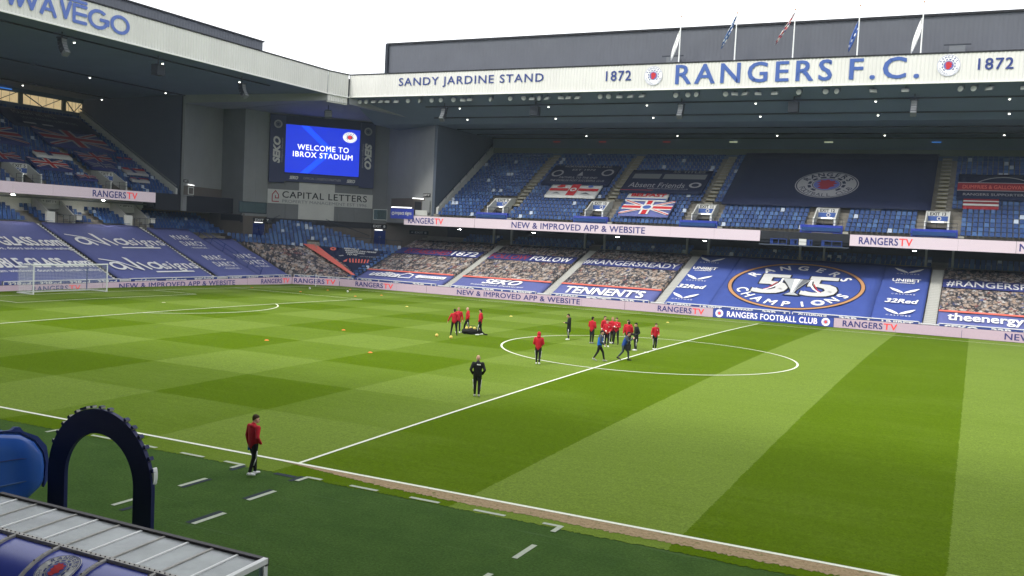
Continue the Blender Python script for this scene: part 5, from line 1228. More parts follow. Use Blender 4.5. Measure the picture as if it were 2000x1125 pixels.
for x, k in ((-41.0, 'above the ESTABLISHED cover'), (-11.4, 'below the first letter of the club name'), (11.8, 'below the dots of F.C.')): speaker((x, 42.9, 22.2), 0, 'curved grey speaker array under the far roof '+k)
for x, k in ((-28.8, 'below the word STAND'), (.4, 'below the letter E of RANGERS')): sub((x, 42.9, 22.3), 0, 'boxy dark subwoofer hung under the far roof '+k)
speaker((-56.6, 1.7, 22.9), math.pi/2, 'curved grey speaker array hung under the letters of WAVEGO'); speaker((-56.6, 24.8, 22.6), math.pi/2, 'curved grey speaker array at the corner end of the left roof'); sub((-56.6, 12.8, 22.6), math.pi/2, 'boxy dark subwoofer hung under the left roof')
speaker((-57.0, 41.0, 21.9), math.pi/4, 'short speaker cluster under the corner ceiling above the screen', 3, .9)
# flags
FL = [(-11.68, 'plain white flag hanging on the leftmost roof flagpole', 'w'), (-5.73, 'blue and white saltire hanging on the second roof flagpole', 's'), (.16, 'union flag hanging on the middle roof flagpole', 'u'), (6.33, 'blue flag hanging on the fourth roof flagpole', 'b'), (12.1, 'white flag hanging on the rightmost roof flagpole', 'w2')]
for x, lab, kd in FL:
    t = thing('flagpole', lab, 'flagpole', (x, 41.85, 26.2))
    b = MB(); b.bar((x, 41.85, 26.2), (x, 41.85, 31.35), .075, M['bar'], 8, .05); b.build('pole', t); b = MB(); b.ball((x, 41.85, 31.42), .09, M['gold'], 8, 6); b.build('finial', t)
    # limp flag: folded sheet trailing to the left
    top = 31.1 if kd in ('s', 'u') else 29.9; n = 12; vs = []; dx, dz = {'w': (.75, 3.1), 's': (1.35, 3.3), 'u': (1.7, 3.1), 'b': (.7, 2.9), 'w2': (.75, 3.4)}[kd]
    for i in range(n+1):
        s = i/n; wdt = .05+.30*math.sin(math.pi*min(1, s*1.05))**.7; cx_ = x-.1-dx*s**1.1; cz_ = top-dz*s
        for j in range(5):
            q = (j-2)/2*wdt; vs.append((cx_+q*.8, 41.85+.10*math.sin(j*2.2+i*.5), cz_+q*.5))
    b = MB()
    for i in range(n):
        for j in range(4):
            c_ = {'w': 'white', 'w2': 'white', 'b': 'blueletter', 's': 'seat2', 'u': 'offwhite'}[kd]
            if kd == 's' and (i+j) % 4 == 0: c_ = 'white'
            if kd == 'u' and (i*2+j) % 5 in (0, 1): c_ = 'red'
            if kd == 'u' and (i*2+j) % 7 == 3: c_ = 'navyletter'
            if kd == 'b' and (i+2*j) % 9 == 0: c_ = 'white'
            b.poly([vs[i*5+j], vs[i*5+j+1], vs[(i+1)*5+j+1], vs[(i+1)*5+j]], M[c_])
    b.build('flag', t, smooth=True)
# roof floodlight boxes on the cladding
for x, lab in ((-12.9, 'small grey box beside the leftmost flagpole'), (15.2, 'grey floodlight frame on the roof right of the flagpoles')):
    b = MB(); b.box((x-.7, 43.5, 26.5), (x+.7, 44.2, 27.5), M['spk2']); b.bar((x-1.2, 43.6, 27.6), (x+1.2, 43.6, 27.6), .08, M['spk']); b.bar((x, 43.9, 26.2), (x, 43.9, 27.4), .1, M['spk']); tag(b.build('roof_fixture'), lab, 'lamp')
random.seed(11)
# ---- goal
G = thing('goal', 'white football goal with net in front of the left stand', 'goal', (-HL, 0, zc(0)))
zg = zc(3.66)
for y in (-3.72, 3.72): b = MB(); b.bar((-HL, y, zg), (-HL, y, zg+2.56), .06, M['bar'], 10); b.build('post', G)
b = MB(); b.bar((-HL, -3.78, zg+2.5), (-HL, 3.78, zg+2.5), .06, M['bar'], 10); b.build('crossbar', G)
b = MB(); b.bar((-HL-2.1, -3.7, zg+.04), (-HL-2.1, 3.7, zg+.04), .05, M['bar'], 6)
for y in (-3.7, 3.7): b.bar((-HL, y, zg+.04), (-HL-2.1, y, zg+.04), .05, M['bar'], 6)
b.build('ground_frame', G)
b = MB(); nw = .0075
def sag(y, z): return -HL-2.0+.12*math.sin((y+3.7)/7.4*math.pi)
for k in range(20):
    z = zg+.05+2.4*k/19; b.tube([(sag(-3.7+7.4*i/8, z), -3.7+7.4*i/8, z-.06*math.sin(i/8*math.pi)) for i in range(9)], nw, M['net'], 3)
    for y in (-3.7, 3.7): b.bar((-HL, y, z), (-HL-2.0, y, z), nw, M['net'], 3)
for k in range(52): y = -3.7+7.4*k/51; b.bar((sag(y, 0), y, zg+.05), (sag(y, 0), y, zg+2.45), nw*.8, M['net'], 3); b.bar((sag(y, 0), y, zg+2.45), (-HL, y, zg+2.5), nw*.8, M['net'], 3)
for k in range(1, 12): 
    x = -HL-2.0*k/12
    b.bar((x, -3.7, zg+2.48), (x, 3.7, zg+2.46), nw, M['net'], 3)
    for y in (-3.7, 3.7): b.bar((x, y, zg), (x, y, zg+2.48), nw*.8, M['net'], 3)
b.build('net', G)
for y, nm in ((-4.9, 'left'), (4.1, 'right')):
    t = thing('net_support', 'dark blue padded post holding the goal net, %s of the two' % nm, 'post', (-55.6, y, 0)); b = MB(); h = 3.0 if y < 0 else 2.3; w = .13 if y < 0 else .06
    b.bar((-55.6, y, 0), (-55.6, y+.03, h), w, M['railb'], 10); b.build('pad' if y < 0 else 'tube', t); b = MB(); b.bar((-55.6, y, h), (-55.6, y, h+.6), .035, M['railb'], 6); b.bar((-55.6, y, 0), (-55.6, y, .06), .2, M['rail'], 10); b.build('rod', t)
# corner flag
t = thing('corner_flag', 'white corner flag pole in front of the angled RANGERSTV board', 'flag', (-HL, HW, 0)); b = MB(); b.bar((-HL, HW, 0), (-HL, HW, 1.55), .035, M['bar'], 8); b.build('pole', t)
b = MB(); b.poly([(-HL, HW, 1.55), (-HL-.12, HW-.1, 1.18), (-HL-.32, HW-.08, 1.1), (-HL-.18, HW, 1.4)], M['royal']); b.build('flag', t)
# ---- balls, cones
def ball(x, y, m, lab):
    t = thing('football', lab, 'ball', (x, y, zc(y))); b = MB(); b.ball((0, 0, .115), .11, M[m], 14, 10); o = b.build('panels', smooth=True); o.parent = t
    b = MB()
    for k in range(7): 
        a, e = 2.4*k, -.9+.3*k; n = Vector((math.cos(a)*math.cos(e), math.sin(a)*math.cos(e), math.sin(e))); b.ball(Vector((0, 0, .115))+n*.095, .028, M['blackp' if m == 'ballw' else 'cone'], 6, 4)
    o = b.build('patches'); o.parent = t
ball(-13.41, -3.27, 'bally', 'yellow football on the grass, left of the pair by the standing group'); ball(-12.17, -3.53, 'bally', 'yellow football on the grass, right of the pair by the standing group')
ball(-48.57, 27.92, 'ballw', 'white football near the far corner flag'); ball(-43.63, 28.26, 'ballw', 'white football right of the far penalty area')
ck = ['orange training disc on the goal line', 'orange training disc inside the far penalty area edge', 'orange training disc behind the white ball', 'small orange disc nearest the far corner', 'orange disc just outside the penalty area corner', 'orange disc right of the penalty area corner', 'orange disc on the dark stripe left of the group', 'orange disc on the stripe nearest the left touchline side', 'pale disc near the far stripes', 'orange disc in front of the yellow balls', 'pale disc beside the bag of balls', 'pale disc behind the phone user']
for (x, y), lab in zip(((-52.14, 22.51), (-45.75, 22.81), (-46.75, 28.79), (-46.72, 33.0), (-38.93, 23.15), (-39.0, 28.03), (-19.73, -4.93), (-19.49, -12.89), (-28.33, 16.42), (-12.04, -12.86), (-17.55, 16.22), (-6.18, 24.98)), ck):
    b = MB(); rg = [[(x+rr*math.cos(2*math.pi*k/14), y+rr*math.sin(2*math.pi*k/14), zc(y)+z) for k in range(14)] for (z, rr) in ((.0, .13), (.015, .135), (.06, .06), (.062, .035), (.02, .03))]
    b.rings(rg, M['cone'] if 'pale' not in lab else M['bally'], False); tag(b.build('training_disc', loc=(x, y, zc(y))), lab, 'cone', 'flat training discs on the pitch')
# bag of balls
t = thing('ball_bag', 'black holdall of balls lying among the red-jacketed group', 'bag', (-12.6, .05, zc(0))); b = MB(); rg = []
for k in range(9):
    s = k/8; w = .26*math.sin(math.pi*(.12+.76*s))**.5; rg.append([((s-.5)*1.35, w*math.cos(2*math.pi*j/12), .2+(.22+.04*math.sin(k*2))*math.sin(2*math.pi*j/12)*(.6+.4*math.sin(math.pi*s))) for j in range(12)])
b.rings(rg, M['bagk']); o = b.build('holdall', smooth=True); o.parent = t; t.rotation_euler = (0, 0, .45)
for (x, y, z) in ((-.35, .0, .42), (-.1, .1, .44), (.2, -.02, .43), (.45, .08, .36)): b = MB(); b.ball((x, y, z), .11, M['bally'], 10, 7); o = b.build('ball', smooth=True); o.parent = t
b = MB(); b.tube([(-.3, 0, .4), (-.1, .1, .58), (.2, .1, .58), (.4, 0, .4)], .02, M['bagk']); b.tube([(.6, 0, .3), (.9, -.2, .06), (1.1, -.15, .04)], .05, M['bagk']); o = b.build('strap'); o.parent = t

# ---- people
def tubechain(b, pts, rad, m, n=9, flat=1.0):
    """lofted limb through joints; rad list"""
    rg = []; P = [Vector(p) for p in pts]
    for i, p in enumerate(P):
        d = (P[min(i+1, len(P)-1)]-P[max(i-1, 0)]).normalized(); up = Vector((1, 0, 0)) if abs(d.x) < .8 else Vector((0, 0, 1))
        s_ = d.cross(up).normalized(); q = s_.cross(d); ra = rad[i]; rx, ry = ra if hasattr(ra, '__len__') else (ra, ra)
        rg.append([p+s_*math.cos(2*math.pi*k/n)*rx+q*math.sin(2*math.pi*k/n)*ry for k in range(n)])
    b.rings(rg, m)
    b.ball(P[0], [min(rad[0]) if hasattr(rad[0], '__len__') else rad[0]]*3, m, 8, 6); b.ball(P[-1], [min(rad[-1]) if hasattr(rad[-1], '__len__') else rad[-1]]*3, m, 8, 6)
def remesh(o, v, sm=True):
    r_ = o.modifiers.new('skin', 'REMESH'); r_.mode = 'VOXEL'; r_.voxel_size = v; r_.use_smooth_shade = True
    s = o.modifiers.new('smooth', 'SMOOTH'); s.factor = .5; s.iterations = 3 if sm else 1
def person(label, x, y, head, jacket='jred', legs='trous', shoes='shoew', hair='hairdk', stride=.0, arms='side', lean=0, headdown=0, headturn=0, hood=False, coat=False, scale=1.0, stripe=True, extra=None, spread=.0, detail=.022, crouch=0):
    z = zc(y); T = thing('person', label, 'person', (x, y, z), None, R(head)); T.scale = (scale,)*3
    def add(b, name, smooth=True, par=T):
        o = b.build(name, smooth=smooth); o.parent = par; return o
    hz = .93-crouch; J = {}
    for s_, k in ((1, 'l'), (-1, 'r')):
        fx = stride*(1 if k == 'l' else -1); fy = s_*(.085+spread); lift = .0 if fx >= 0 else min(.10, abs(fx)*.30)
        J['hip'+k] = Vector((0, s_*.095, hz)); J['ank'+k] = Vector((fx, fy, .09+lift)); mid = (J['hip'+k]+J['ank'+k])/2
        J['knee'+k] = Vector((mid.x+.03+abs(fx)*.12+crouch*.9, mid.y, mid.z+.01)); J['toe'+k] = Vector((fx+.17, fy+s_*.02, .035+lift*.25))
        J['heel'+k] = Vector((fx-.05, fy, .05+lift*1.1))
    def up(v):  # lean upper body about hips
        v = Vector(v); a = R(lean); d = v-Vector((0, 0, .93)); return Vector((d.x*math.cos(a)+d.z*math.sin(a), d.y, d.z*math.cos(a)-d.x*math.sin(a)))+Vector((0, 0, hz))
    sh = {k: up((0, s_*.19, 1.44)) for s_, k in ((1, 'l'), (-1, 'r'))}
    A = {'side': ((-.02, .27, 1.16), (.05, .29, .91)), 'pocket': ((-.09, .30, 1.17), (.10, .21, .97)), 'phone': ((.03, .26, 1.16), (.27, .08, 1.17)), 'front': ((.02, .27, 1.15), (.24, .12, 1.02)),
         'walkl': ((.10, .25, 1.18), (.27, .24, 1.0)), 'walkr': ((-.14, .26, 1.18), (-.16, .27, .93)), 'cam': ((.16, .28, 1.25), (.34, .10, 1.50)), 'out': ((-.03, .33, 1.18), (.0, .42, .95))}
    arm = {}
    for s_, k in ((1, 'l'), (-1, 'r')):
        key = arms if isinstance(arms, str) else arms[0 if k == 'l' else 1]
        if key == 'walk': key = 'walkr' if ((k == 'l') == (stride > 0)) else 'walkl'
        e, w = A[key]; arm[k] = (sh[k], up((e[0], s_*e[1], e[2])), up((w[0], s_*w[1], w[2])), key)
    neck = up((.0, 0, 1.50)); hc = up((.03+headdown*.05, 0, 1.67-headdown*.02)); ht = R(headturn)
    # body: one continuous surface
    b = MB(); sk = M['skin']
    tubechain(b, [up((0, 0, .95)), up((0, 0, 1.15)), up((0, 0, 1.36)), up((0, 0, 1.46)), neck, up((.015, 0, 1.57))], [(.13, .09), (.12, .085), (.14, .095), (.11, .08), .06, .055], sk)
    hd = lambda v: hc+Vector((v[0]*math.cos(ht)-v[1]*math.sin(ht), v[0]*math.sin(ht)+v[1]*math.cos(ht), v[2]-v[0]*headdown*.5))
    b.ball(hc, (.098, .080, .122), sk, 14, 10); b.ball(hd((.035, 0, -.045)), (.062, .058, .068), sk, 10, 7); b.ball(hd((.098, 0, -.012)), (.022, .016, .026), sk, 8, 5); b.ball(hd((.082, 0, -.062)), (.016, .026, .012), sk, 8, 5)
    for s_ in (-1, 1): b.ball(hd((-.01, s_*.083, -.01)), (.022, .014, .034), sk, 8, 6)
    for k in 'lr':
        s0, e0, w0, key = arm[k]; d = (w0-e0).normalized(); side = 1 if k == 'l' else -1
        tubechain(b, [s0, e0, w0], [.045, .036, .028], sk, 8)
        if key != 'pocket':
            lat = Vector((0, -side, 0)) if abs(d.z) > .5 else Vector((0, 0, 1)); lat = (lat-d*lat.dot(d)).normalized(); nrm = d.cross(lat)
            tubechain(b, [w0, w0+d*.05, w0+d*.095], [(.026, .03), (.03, .042), (.022, .04)], sk, 8)
            fw = Vector((1, 0, 0)); fw = (fw-d*fw.dot(d)).normalized() if abs(d.x) < .9 else Vector((0, 0, 1))
            for q, ln in enumerate((.065, .078, .072, .056)):
                o_ = w0+d*.085+fw*(.03-.02*q); k1 = o_+d*ln*.55; k2 = k1+(d*.75+lat*.6).normalized()*ln*.5; tubechain(b, [o_, k1, k2], [.011, .010, .008], sk, 6)
            tb = w0+d*.03+fw*.03; tubechain(b, [tb, tb+fw*.03+d*.03, tb+fw*.035+d*.065], [.013, .011, .009], sk, 6)
        tubechain(b, [J['hip'+k], J['knee'+k], J['ank'+k]], [.075, .055, .042], sk, 8)
    remesh(add(b, 'body'), detail*.62, False)
    for s_ in (-1, 1):
        b = MB(); b.ball(hd((.088, s_*.032, .012)), .012, M['blackp'], 6, 5); add(b, 'eye')
    # hair or hood
    if hood:
        b = MB(); b.ball(hc+Vector((-.02, 0, .01)), (.125, .112, .15), M[jacket], 12, 9); b.ball(neck+Vector((-.03, 0, .03)), (.12, .12, .09), M[jacket], 12, 8); remesh(add(b, 'hood'), .02)
    elif hair:
        b = MB(); b.ball(hd((-.018, 0, .045)), (.098, .088, .098), M[hair], 12, 9); b.ball(hd((-.05, 0, -.01)), (.06, .078, .08), M[hair], 10, 8); b.ball(hd((.04, 0, .085)), (.06, .07, .045), M[hair], 10, 7); remesh(add(b, 'hair'), .016)
    # jacket
    jm = M[jacket]; b = MB(); low = .62 if coat else .90
    ch = [up((0, 0, low)), up((0, 0, 1.0)), up((0, 0, 1.18)), up((.0, 0, 1.34)), up((-.01, 0, 1.45)), up((-.01, 0, 1.515))]
    if coat: ch[0] = Vector((0, 0, hz-.30))
    tubechain(b, ch, [(.185, .15) if coat else (.165, .125), (.175, .135), (.178, .135), (.195, .138), (.175, .11), (.075, .075)], jm, 14)
    for k in 'lr':
        s0, e0, w0, key = arm[k]; tubechain(b, [s0+Vector((0, 0, -.01)), (s0+e0)/2, e0, (e0+w0)/2, w0], [.085, .070, .062, .054, .046], jm, 10)
    if not hood: b.ball(neck+Vector((-.075, 0, -.02)), (.07, .11, .055), jm, 12, 8)
    remesh(add(b, 'jacket'), detail)
    # trousers
    b = MB(); lm = M[legs]
    tubechain(b, [Vector((0, 0, hz+.06)), Vector((0, 0, hz-.03))], [(.155, .115), (.16, .12)], lm, 12)
    for k in 'lr': tubechain(b, [J['hip'+k], (J['hip'+k]*.55+J['knee'+k]*.45), J['knee'+k], (J['knee'+k]+J['ank'+k])/2, J['ank'+k]+Vector((0, 0, .02))], [.096, .088, .070, .062, .048], lm, 10)
    remesh(add(b, 'trousers'), detail)
    if stripe:
        for k, s_ in (('l', 1), ('r', -1)):
            b = MB(); a_, c_ = J['hip'+k]*.55+J['knee'+k]*.45, J['knee'+k]; off = Vector((.02, s_*.075, 0)); b.bar(a_+off+Vector((0, s_*.012, 0)), c_+off, .02, M['white'], 5); b.bar(c_+off, (J['knee'+k]+J['ank'+k])/2+off*.85, .014, M['white'], 5); add(b, 'stripe')
    for k in 'lr':
        b = MB(); tubechain(b, [J['heel'+k], J['heel'+k]*.55+J['toe'+k]*.45+Vector((0, 0, .01)), J['toe'+k]], [(.045, .048), (.05, .045), (.04, .03)], M[shoes], 10); b.ball(J['ank'+k]+Vector((0, 0, -.015)), .052, M[shoes], 8, 6); remesh(add(b, 'shoe'), .016)
    if extra: extra(T, add, arm, up, J, hc)
    return T
def ex_phone(T, add, arm, up, J, hc):
    w = (arm['l'][2]+arm['r'][2])/2+Vector((.09, 0, .04)); b = MB(); b.box((w.x-.005, w.y-.04, w.z-.07), (w.x+.006, w.y+.04, w.z+.07), M['blackp']); add(b, 'phone', False)
def ex_hold(T, add, arm, up, J, hc):
    w = arm['l'][2]; b = MB(); b.bar(w+Vector((.02, .02, -.06)), w+Vector((.05, .05, -.22)), .03, M['vestbr'], 8); b.bar(w+Vector((.05, .05, -.22)), w+Vector((.055, .055, -.25)), .015, M['white'], 8); add(b, 'bottle', False)
def ex_badge(T, add, arm, up, J, hc):
    b = MB(); 
    for k in range(3): p = up((-.128, -.02, 1.40)); b.box((p.x-.02, p.y-.09+k*.055, p.z-.025+k*.004), (p.x-.012, p.y-.045+k*.055, p.z+.025+k*.004), M['white'])
    add(b, 'back_lettering', False)
def vestify(front, sleeve=None):
    def f(T, add, arm, up, J, hc):
        b = MB(); tubechain(b, [up((0, 0, .93)), up((0, 0, 1.1)), up((0, 0, 1.33)), up((-.01, 0, 1.46))], [(.178, .142), (.188, .148), (.205, .15), (.16, .10)], M[front], 14); remesh(add(b, 'vest'), .024)
        b = MB(); p = up((.15, .05, 1.3)); b.box((p.x, p.y-.05, p.z-.02), (p.x+.02, p.y+.05, p.z+.03), M['offwhite']); add(b, 'vest_patch', False)
    return f
def ex_camera(T, add, arm, up, J, hc):
    vestify('vest')(T, add, arm, up, J, hc); w = hc+Vector((.2, 0, .0)); b = MB(); b.box((w.x-.07, w.y-.08, w.z-.06), (w.x+.05, w.y+.08, w.z+.06), M['blackp']); b.bar(w+Vector((.04, 0, 0)), w+Vector((.26, 0, -.02)), .045, M['blackp'], 10, .055); add(b, 'camera', False)
    b = MB(); b.box((.12, -.3, .62), (.42, -.08, .98), M['bagk']); add(b, 'camera_bag', False)
def ex_pack(T, add, arm, up, J, hc):
    b = MB(); b.box((-.30, -.15, .42), (-.06, .12, .80), M['bagk']); add(b, 'kit_bag', False)
def ex_patch(T, add, arm, up, J, hc):
    b = MB(); p = up((.135, .07, 1.33)); b.ball(p, .025, M['white'], 6, 5); w = arm['r'][2]; b.ball(w+Vector((0, 0, .04)), .05, M['white'], 8, 6); add(b, 'white_detail')
person('person in red hooded jacket and white shoes walking on the dark turf beside the touchline', -.13, -35.9, 78, hair='hairbr', stride=.16, arms=('side', 'pocket'), headdown=.8, headturn=-18, extra=ex_hold, detail=.016, scale=1.0)
person('bald person in black jacket seen from behind near the halfway line', -.86, -20.91, 118, 'jblack', shoes='shoegr', hair=None, stride=.09, arms='pocket', extra=ex_badge, detail=.018, scale=1.02)
person('person with red hood up walking away inside the centre circle edge', -2.88, -10.16, 108, hood=True, stride=.12, arms='front', stripe=True, detail=.02)
person('person in black coat looking down at a phone, standing alone left of the group', -6.38, 2.47, 205, 'jblack', arms='phone', headdown=1, coat=True, extra=ex_phone)
person('dark-haired person in red with legs apart behind the two yellow balls', -13.1, -1.55, 118, arms='out', spread=.12, stripe=False, shoes='shoedk')
person('fair-haired person in red mostly hidden behind the one with legs apart', -13.72, .1, 300, hair='hairbl', arms='side', spread=.03)
person('bald person in red stepping past the black ball bag', -13.28, .63, 212, hair=None, stride=-.24, arms='pocket')
person('person in red with hands in pockets right of the ball bag', -11.89, -.07, 196, arms='pocket', stride=.12, hair='hairdk')
person('leftmost person in red of the central group, arms forward', -4.41, 1.75, 78, arms='front', stripe=False, shoes='shoegr')
person('tall person in red at the back of the central group', -4.05, 3.1, 335, arms='side', hair='hairbr', extra=ex_patch)
person('person in red and white shorts kit facing out of the central group', -2.97, .75, 300, arms='front', hair='hairdk', extra=ex_patch, stride=.05)
person('blond person in red behind the central group', -3.45, 3.0, 320, arms='side', hair='hairbl')
person('person in red with arms folded at the right of the central group', -3.05, 2.75, 275, arms='phone', spread=.07, shoes='shoedk', hair='hairbr', extra=ex_patch, stripe=False)
person('dark-haired person in red turned away beside the black kit bag', -1.48, .69, 110, arms='front', extra=ex_pack, stride=.05)
person('person in red half hidden behind the one by the kit bag', -1.95, 1.9, 300, arms='side', hair='hairdk')
person('person in long black coat standing between the kit bag and the halfway line', -.83, .3, 222, 'jblack', arms='pocket', coat=True, headdown=.5, hair='hairdk')
person('person in blue vest and black trousers striding right before the group', -.77, -6.35, 22, 'vestsl', shoes='shoegr', stride=.30, arms='front', extra=vestify('vestbr'), stripe=False, hair='hairdk', lean=6)
person('photographer in dark blue vest leaning forward on the halfway line', .17, -4.85, 15, 'vestsl', 'vestsl', 'shoedk', hair='hairdk', stride=.30, arms='cam', extra=ex_camera, stripe=False, lean=18, crouch=.06)
person('person in red standing alone on the halfway line right of the group', -.08, 1.89, 322, arms=('front', 'side'), headdown=.9, hair='hairbr', extra=ex_patch, scale=.97)

# ---- TV cameras on the gantry
def tvcam(x, lab):
    t = thing('tv_camera', lab, 'camera', (x, 47.2, 7.72)); b = MB()
    for a in (0, 2.1, 4.2): b.bar((x, 47.2, 8.5), (x+.45*math.cos(a), 47.2+.45*math.sin(a), 7.72), .03, M['rail'])
    b.build('tripod', t); b = MB(); b.box((x-.14, 46.95, 8.5), (x+.14, 47.55, 8.82), M['spk']); b.build('body', t); b = MB(); b.bar((x, 46.97, 8.66), (x, 46.45, 8.64), .11, M['spk2'], 10, .15); b.build('lens', t); b = MB(); b.bar((x+.1, 47.5, 8.55), (x+.5, 47.7, 8.35), .02, M['rail']); b.box((x-.1, 47.3, 8.84), (x+.1, 47.5, 9.0), M['spk2']); b.build('viewfinder', t)
tvcam(-.9, 'black television camera on a tripod at the left of the gantry'); tvcam(4.6, 'black television camera at the right end of the gantry')
t = thing('equipment_case', 'white equipment case in the middle of the gantry', 'box', (1.65, 46.4, 7.72)); b = MB(); b.box((1.25, 46.3, 7.74), (2.0, 46.9, 8.4), M['offwhite']); b.build('case', t); b = MB(); b.box((1.24, 46.29, 8.05), (2.01, 46.91, 8.1), M['silverd']); b.build('seam', t); b = MB(); b.bar((1.5, 46.6, 8.4), (1.5, 46.6, 8.8), .03, M['silver']); b.ball((1.5, 46.6, 8.86), .12, M['silver'], 10, 7); b.build('mast', t)
for (x0_, x1_, lab) in ((-1.7, .0, 'blue rail frame round the left television camera'), (.4, 1.1, 'narrow blue rail frame left of the white case'), (2.1, 2.6, 'blue rail frame right of the white case'), (3.6, 5.6, 'blue rail frame round the right television camera')):
    b = MB()
    for z in (7.8, 8.3): b.bar((x0_, 46.2, z), (x1_, 46.2, z), .045, M['railb'])
    for x in (x0_, (x0_+x1_)/2, x1_): b.bar((x, 46.2, 7.72), (x, 46.2, 8.35), .045, M['railb'])
    b.box((x0_, 46.25, 7.72), (x0_+.25, 46.3, 8.3), M['railb']); tag(b.build('guard_rail'), lab, 'railing')

# ---- tunnel arch
A_ = thing('tunnel_arch', 'navy tunnel arch with raised letters round its rim, bottom left', 'arch', (.2, -41.5, 0))
cx, y0, y1 = .2, -41.56, -41.46; ro, ri = 1.72, 1.14; zs = 1.1
def archpts(rad, n=40): 
    pts = [(cx-rad, 0)]; k = (2.81-zs)/1.72 if rad > 1.5 else (2.24-zs)/1.14
    for i in range(n+1): a = math.pi-math.pi*i/n; pts.append((cx+rad*math.cos(a), zs+rad*k*math.sin(a)))
    pts.append((cx+rad, 0)); return pts
O, I = archpts(ro), archpts(ri); b = MB(); n = len(O); vs = []
for (p, q) in zip(O, I): vs += [(p[0], y0, p[1]), (q[0], y0, q[1]), (q[0], y1, q[1]), (p[0], y1, p[1])]
fs_ = []
for i in range(n-1):
    for k in range(4): fs_.append((4*i+k, 4*i+(k+1) % 4, 4*i+4+(k+1) % 4, 4*i+4+k))
b.raw(vs, fs_, M['archn']); b.build('frame', A_)
k_ = (2.81-zs)/1.72
for i in range(16):
    a = R(155-i*9.2)
    if i in (9,): continue
    px_, pz_ = cx+(ro+.04)*math.cos(a), zs+(ro+.04)*k_*math.sin(a); c_, s_ = math.cos(a-math.pi/2), math.sin(a-math.pi/2)
    w, h = (.042, .026) if i != 5 else (.11, .026)
    b = MB(); b.box((-w, -.06, -h), (w, .06, h), M['archn'], lambda X, Y, Z: (px_+X*c_-Z*s_, y1-.02+Y, pz_+X*s_+Z*c_)); b.box((w, -.061, -h), (w+.006, .061, h), M['grime'], lambda X, Y, Z: (px_+X*c_-Z*s_, y1-.02+Y, pz_+X*s_+Z*c_)); b.box((-w, -.061, h), (w+.006, .061, h+.004), M['archn'], lambda X, Y, Z: (px_+X*c_-Z*s_, y1-.02+Y, pz_+X*s_+Z*c_)); b.build('letter_block', A_)
b = MB(); a = R(12); px_, pz_ = cx+ro*math.cos(a), zs+ro*k_*math.sin(a)+.02; 
b.rings([[(px_+.0+rr*.25*math.cos(2*math.pi*k/20)+yy*.02, y1+yy, pz_+rr*math.sin(2*math.pi*k/20)) for k in range(20)] for (yy, rr) in ((-.05, .2), (.06, .2))], M['bar']); b.build('badge', A_)

